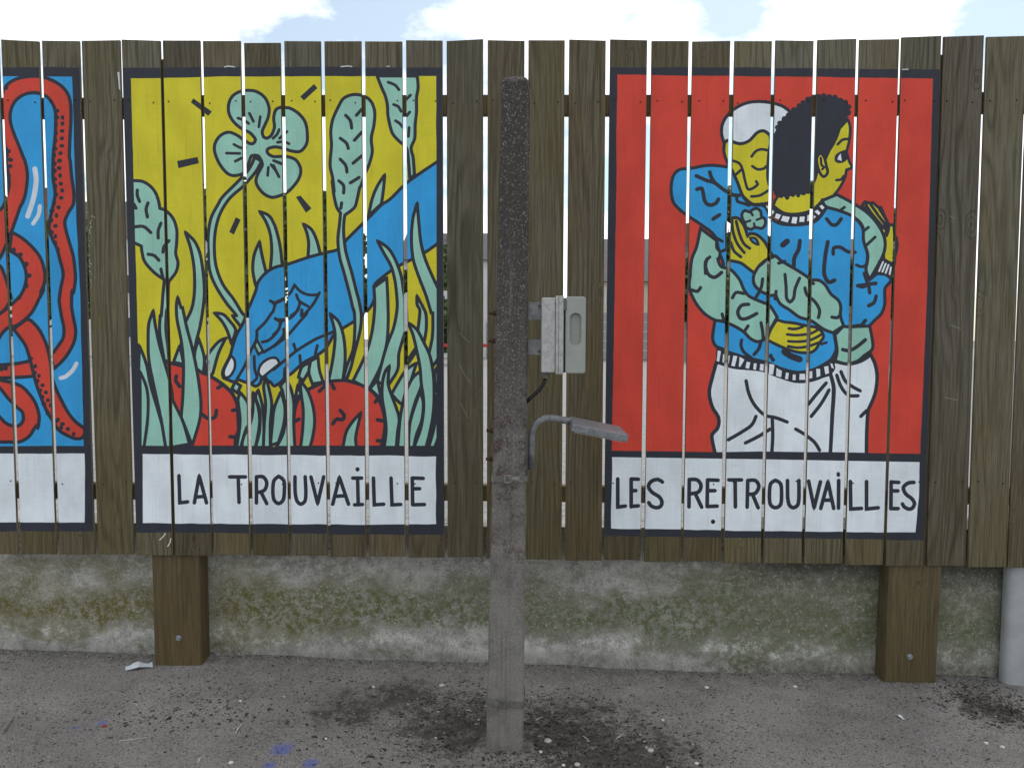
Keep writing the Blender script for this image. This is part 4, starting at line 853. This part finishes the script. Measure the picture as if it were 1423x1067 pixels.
# ------------------------------------------------------------------ beyond the fence: houses, trees and a red barrier across the yard
def far(px, py, Y): return at(px, py, Y)
def house(pl, pr, Y, y_eave, y_ridge, depth, wallm, roofm, label, openings, doors):
    a, b = far(pl, 468, Y)[0], far(pr, 468, Y)[0]; ze, zr_ = far(700, y_eave, Y)[2], far(700, y_ridge, Y)[2]
    h = empty('house', ((a+b)/2, Y+depth/2, 0.09), label, 'house')
    bm = bmesh.new(); add_box(bm, a, b, Y, Y+depth, 0.09, ze); world_part('wall', bm, wallm, h)
    bm = bmesh.new(); e = 0.35
    V_ = [(a-e, Y-e, ze+.01), (b+e, Y-e, ze+.01), (b+e, Y+depth+e, ze+.01), (a-e, Y+depth+e, ze+.01), (a-e, Y+depth/2, zr_), (b+e, Y+depth/2, zr_)]
    vv = [bm.verts.new(p) for p in V_]
    for f in ((0, 1, 5, 4), (2, 3, 4, 5), (0, 4, 3), (1, 2, 5), (0, 3, 2, 1)): bm.faces.new([vv[q] for q in f])
    rf = world_part('roof', bm, roofm, h)
    bm = bmesh.new(); cxx = a+(b-a)*0.3; add_box(bm, cxx, cxx+0.7, Y+depth/2-0.4, Y+depth/2+0.4, zr_-0.6, zr_+0.9, 0.02, 1); world_part('chimney', bm, M_BRICK, rf)
    for (u0, u1, z0, z1) in openings:
        x0, x1 = a+(b-a)*u0, a+(b-a)*u1
        bm = bmesh.new(); add_box(bm, x0, x1, Y-0.06, Y-0.002, z0, z0+0.08); add_box(bm, x0, x1, Y-0.06, Y-0.002, z1-0.08, z1); add_box(bm, x0, x0+0.08, Y-0.06, Y-0.002, z0+0.081, z1-0.081); add_box(bm, x1-0.08, x1, Y-0.06, Y-0.002, z0+0.081, z1-0.081)
        wdw = world_part('window', bm, M_FRAME, h)
        bm = bmesh.new(); add_box(bm, x0+0.081, x1-0.081, Y-0.03, Y-0.003, z0+0.081, z1-0.081); world_part('pane', bm, M_GLASS, wdw)
    for (u0, u1, z1) in doors:
        x0, x1 = a+(b-a)*u0, a+(b-a)*u1
        bm = bmesh.new(); add_box(bm, x0, x1, Y-0.08, Y-0.003, 0.1, z1, 0.01, 1)
        dr = world_part('garage_door', bm, M_DOOR, h)
        for s in range(1, 5):
            zq = 0.1+(z1-0.1)*s/5; bm = bmesh.new(); add_box(bm, x0+0.03, x1-0.03, Y-0.095, Y-0.081, zq-0.02, zq+0.02); world_part('slat', bm, M_FRAME, dr)
    return h
M_CREAM = flat('cream_render', (0.58, 0.54, 0.42), 0.9, 0, 0.1, 2, 0.01); M_WHITEW = flat('white_render', (0.62, 0.62, 0.6), 0.9, 0, 0.1, 2, 0.01)
M_SLATE = flat('dark_slate_roof', (0.05, 0.05, 0.055), 0.7, 0, 0.3, 6, 0.02); M_BRICK = flat('brick', (0.22, 0.09, 0.06), 0.9, 0, 0.2, 8)
M_FRAME = flat('white_frame', (0.6, 0.6, 0.6), 0.6); M_GLASS = flat('dark_window_glass', (0.03, 0.035, 0.04), 0.08, 0, 0.1); M_DOOR = flat('grey_garage_door', (0.30, 0.31, 0.32), 0.6, 0, 0.05)
house(820, 1330, 40, 392, 318, 9, M_CREAM, M_SLATE, 'long cream garage building with dark slate roof across the yard',
      [(u, u+0.055, 3.0, 4.1) for u in (0.04, 0.17, 0.30, 0.43, 0.56, 0.69, 0.82)], [(u, u+0.10, 2.7) for u in (0.02, 0.14, 0.26, 0.38, 0.5, 0.62, 0.74, 0.86)])
house(560, 760, 44, 362, 312, 8, M_WHITEW, M_SLATE, 'small white house with dark slate roof beyond the gravel yard', [(u, u+0.12, 1.2, 2.6) for u in (0.12, 0.42, 0.74)]+[(u, u+0.12, 3.6, 4.8) for u in (0.12, 0.42, 0.74)], [(0.58, 0.69, 2.2)])
house(-120, 300, 46, 330, 262, 9, M_WHITEW, M_SLATE, 'wide white house with tall dark roof behind the round trees', [(u, u+0.06, 1.2, 2.6) for u in (0.1, 0.3, 0.5, 0.7, 0.9)]+[(u, u+0.06, 4.0, 5.3) for u in (0.1, 0.3, 0.5, 0.7, 0.9)], [])
k = NT('far_foliage'); v = k.obj(); c = k.mix(k.ramp(k.noise(v, 3.0, 4, 0.6), 0.35, 0.65), (0.035, 0.06, 0.018), (0.09, 0.125, 0.04)); M_LEAF = k.done(c, 0.7, spec=0.3)
M_BARK = flat('bark', (0.09, 0.07, 0.05), 0.9, 0, 0.3, 12)
def tree(px, Y, ytop, rad, label, nleaf=6500, low=0.25):
    p = far(px, 468, Y); H_ = far(px, ytop, Y)[2]
    t = empty('tree', (p[0], Y, 0.08), label, 'tree', None)
    bm = bmesh.new(); add_tube(bm, [(p[0], Y, 0.02), (p[0]+0.05, Y, H_*0.3), (p[0]-0.05, Y+0.1, H_*0.65)], [0.2, 0.15, 0.06], 8)
    for s in range(5):
        a = s*1.3; add_tube(bm, [(p[0], Y, H_*(0.25+0.06*s)), (p[0]+math.cos(a)*rad*0.7, Y+math.sin(a)*rad*0.7, H_*(0.45+0.08*s))], [0.07, 0.02], 6)
    world_part('trunk', bm, M_BARK, t)
    cl_ = [(random.gauss(0, rad*0.5), random.gauss(0, rad*0.5), H_*random.uniform(low, 0.9), random.uniform(0.35, 0.6)*rad) for _ in range(16)]
    V_, F_ = [], []
    for _ in range(nleaf):
        cx, cy, cz, r = random.choice(cl_); d = Vector((random.gauss(0, 1), random.gauss(0, 1), random.gauss(0, 0.8))).normalized()*r*random.uniform(0.5, 1.0)
        c0 = Vector((cx, cy, min(cz, H_-r*0.6)))+d; a = Vector((random.gauss(0, 1), random.gauss(0, 1), random.gauss(0, 1))).normalized(); b = a.orthogonal().normalized(); s = random.uniform(0.15, 0.30)
        n = len(V_); V_ += [c0-a*s, c0+b*s*0.7, c0+a*s, c0-b*s*0.7]; F_.append((n, n+1, n+2, n+3))
    me = bpy.data.meshes.new('crown'); me.from_pydata([tuple(q) for q in V_], [], F_); link('crown', me, M_LEAF, t)
tree(60, 34, 225, 2.6, 'tall round green tree left of the white houses'); tree(330, 36, 250, 2.4, 'round green tree between the two white houses'); tree(455, 33, 262, 2.0, 'slim green tree beside the small white house')
tree(600, 32, 330, 1.3, 'low bushy tree in front of the small white house', 3500, 0.1); tree(985, 38.5, 268, 2.0, 'round green tree rising before the cream garage building'); tree(1090, 38, 250, 1.9, 'taller dark tree rising before the cream garage building'); tree(1255, 37, 285, 1.8, 'small tree at the end of the cream garage building')
xa, xb = far(590, 480, 30)[0], far(690, 480, 30)[0]; zc = float(far(640, 480, 30)[2])
bar = empty('barrier', ((xa+xb)/2, 30, 0.09), 'red horizontal barrier rail on white posts across the gravel yard', 'barrier')
M_REDP = flat('red_gloss_paint', (0.45, 0.02, 0.02), 0.4)
bm = bmesh.new(); add_box(bm, xa, xb, 29.95, 30.05, zc-0.07, zc+0.07, 0.01, 1); world_part('rail', bm, M_REDP, bar)
for u in (0.02, 0.5, 0.98):
    x_ = xa+(xb-xa)*u; bm = bmesh.new(); add_box(bm, x_-0.05, x_+0.05, 30.052, 30.15, 0.05, zc+0.06, 0.01, 1); world_part('post', bm, M_FRAME, bar)

# ------------------------------------------------------------------ loose grit and litter on the ground
def free_xy():
    while True:
        x = random.uniform(-2.5, 2.4); y = random.uniform(-1.25, 0.09)
        return x, y
CL = [(on_ground(px, py), r, wgt) for px, py, r, wgt in ((790, 1015, 0.20, 3), (650, 1000, 0.18, 2), (850, 1060, 0.22, 3), (540, 970, 0.2, 1), (1360, 975, 0.12, 2), (1400, 995, 0.08, 1), (730, 1060, 0.15, 2), (270, 985, 0.15, 1), (620, 1050, 0.2, 1))]
base_ico = bmesh.new(); [base_ico.verts.new(p) for p in ((1, 0, 0), (-1, 0, 0), (0, 1, 0), (0, -1, 0), (0, 0, 1), (0, 0, -1))]; base_ico.verts.ensure_lookup_table(); base_ico.verts.index_update()
for f_ in ((0, 2, 4), (2, 1, 4), (1, 3, 4), (3, 0, 4), (2, 0, 5), (1, 2, 5), (3, 1, 5), (0, 3, 5)): base_ico.faces.new([base_ico.verts[q] for q in f_])
IV = np.array([v_.co[:] for v_ in base_ico.verts]); IF = np.array([[v_.index for v_ in f.verts] for f in base_ico.faces]); base_ico.free()
V_, F_, C_ = [], [], []
wsum = sum(c_[2] for c_ in CL)
for s in range(26000):
    dark = False
    if s < 19000:
        x, y = free_xy(); rad = abs(random.gauss(0, 0.0013))+0.0012
        if random.random() < 0.14: y = 0.095-abs(random.gauss(0, 0.03)); 
    else:
        t = random.uniform(0, wsum)
        for cc_, r, wg in CL:
            t -= wg
            if t <= 0: break
        x, y = random.gauss(cc_[0], r), random.gauss(cc_[1], r*0.8); rad = abs(random.gauss(0, 0.0024))+0.0012; dark = True
    if y > 0.094 or y < -1.5: continue
    if -0.17 < x < 0.02 and YP-0.012 < y < YP+0.14: continue
    if any(a-0.01 < x < b+0.01 and y > 0.015 for a, b in posts): continue
    if x > q0[0]-0.01 and y > 0.02: continue
    z = float(ground_z(x, y)); sc = np.array([random.uniform(0.8, 2.2), random.uniform(0.6, 1.1), random.uniform(0.3, 0.65)])*rad
    a = random.random()*6.28; ca, sa = math.cos(a), math.sin(a)
    q = IV*(1+np.random.uniform(-0.2, 0.2, (len(IV), 1)))*sc; q = np.stack([q[:, 0]*ca-q[:, 1]*sa, q[:, 0]*sa+q[:, 1]*ca, q[:, 2]], 1)+np.array([x, y, z+sc[2]*0.4])
    n = len(V_)*len(IV); V_.append(q); F_.append(IF+n)
    r_ = random.random()
    if r_ < 0.022: col = (0.42, 0.40, 0.36)
    elif dark: g = random.uniform(0.02, 0.075); col = (g*1.06, g*0.95, g*0.86)
    else: g = random.choice((0.03, 0.045, 0.06, 0.09, 0.2)); col = (g*1.03, g, g*0.96)
    C_.append(np.tile(np.array([*col, 1.0]), (len(IV), 1)))
me = bpy.data.meshes.new('grit'); me.from_pydata(np.concatenate(V_).tolist(), [], np.concatenate(F_).tolist())
ca_ = me.color_attributes.new('tint', 'FLOAT_COLOR', 'POINT'); ca_.data.foreach_set('color', np.concatenate(C_).astype(np.float32).ravel())
k = NT('grit'); an = k.n('ShaderNodeAttribute', attribute_name='tint'); M_GRIT = k.done(an.outputs['Color'], 0.9, spec=0.2)
prop(link('grit', me, M_GRIT), 'loose dark grit and small stones strewn over the asphalt', 'grit', kind='stuff')

def strip(name, label, cat, p0, p1, wpx, col, curl=0.004, group=None, n=6, thick=0.0009):
    a, b = on_ground(*p0), on_ground(*p1); a, b = Vector(a), Vector(b); d = (b-a); sd = Vector((-d.y, d.x, 0)).normalized()*wpx*0.0012
    c_ = (a+b)/2; bm = bmesh.new(); rows = []
    for i in range(n+1):
        t = i/n; p = a+d*t; zg = float(ground_z(p.x, p.y)); h = 0.0016+curl*(0.5+0.5*math.sin(t*7+p.x*9))*math.sin(math.pi*min(1, t*1.1))
        wv = sd*(1-0.25*math.sin(t*9+1)); 
        rows.append([bm.verts.new((p.x-c_.x+e.x, p.y-c_.y+e.y, zg+h+z)) for e, z in ((wv, 0.0), (-wv, curl*0.35), (-wv, curl*0.35+thick), (wv, thick))])
    for r0, r1 in zip(rows, rows[1:]):
        for j in range(4): bm.faces.new((r0[j], r0[(j+1) % 4], r1[(j+1) % 4], r1[j]))
    bm.faces.new(rows[0]); bm.faces.new(rows[-1][::-1]); bmesh.ops.recalc_face_normals(bm, faces=bm.faces)
    o = from_bm(name, bm, flat(name+'_mat', col, 0.8, 0, 0.12, 60), loc=(c_.x, c_.y, 0)); return prop(o, label, cat, group)
strip('paper_scrap', 'torn white paper strip lying at the foot of the left brown post', 'litter', (174, 928), (212, 922), 24, (0.62, 0.66, 0.7), 0.009)
strip('paper_scrap', 'small crumpled white scrap on the asphalt before the right brown post', 'litter', (1246, 994), (1256, 1000), 5, (0.6, 0.62, 0.64), 0.005)
STRAW = (0.55, 0.52, 0.44)
for p0, p1 in (((437, 949), (455, 947)), ((327, 1017), (335, 1006)), ((745, 1000), (754, 996)), ((810, 1022), (817, 1028)), ((856, 1027), (866, 1020)), ((275, 1058), (279, 1050)), ((165, 1028), (205, 1023)), ((1007, 921), (1020, 922))):
    if p0[1] < 930: continue
    strip('straw', 'thin pale straw lying on the grey asphalt', 'straw', p0, p1, 1.5, STRAW, 0.002, 'pale straws scattered on the asphalt')
strip('twig', 'short brown twig on the asphalt below the yellow-green stained wall', 'twig', (4, 1020), (19, 997), 1.8, (0.12, 0.09, 0.06), 0.003)
def pebble(px, py, r, col, name, label, cat, group=None):
    p = on_ground(px, py); bm = bmesh.new(); bmesh.ops.create_icosphere(bm, subdivisions=2, radius=1.0)
    for v_ in bm.verts: v_.co = Vector((v_.co.x*r*random.uniform(0.85, 1.15), v_.co.y*r*random.uniform(0.85, 1.15), v_.co.z*r*0.5))
    o = from_bm(name, bm, flat(name+'_mat', col, 0.85, 0, 0.12, 200), smooth=True, loc=(p[0], p[1], float(ground_z(p[0], p[1]))+r*0.3)); prop(o, label, cat, group)
for px, py, r in ((519, 956, 0.006), (334, 973, 0.006), (395, 968, 0.004), (453, 1028, 0.005), (321, 1058, 0.008), (614, 953, 0.012), (761, 1030, 0.013), (751, 1046, 0.007), (802, 1062, 0.010), (904, 1045, 0.011), (982, 952, 0.009), (921, 1001, 0.006), (1105, 952, 0.008), (783, 1063, 0.006), (968, 1063, 0.007), (1370, 1034, 0.008), (1393, 1040, 0.008), (1198, 887, 0.0)):
    if r: pebble(px, py, r, (0.42, 0.41, 0.38) if r > 0.0095 else (0.58, 0.57, 0.53), 'pebble', 'pale rounded pebble lying loose on the asphalt', 'pebble', 'pale pebbles on the asphalt')
pebble(145, 1006, 0.008, (0.28, 0.035, 0.03), 'berry', 'dark red berry lying on the blue-specked asphalt', 'berry')
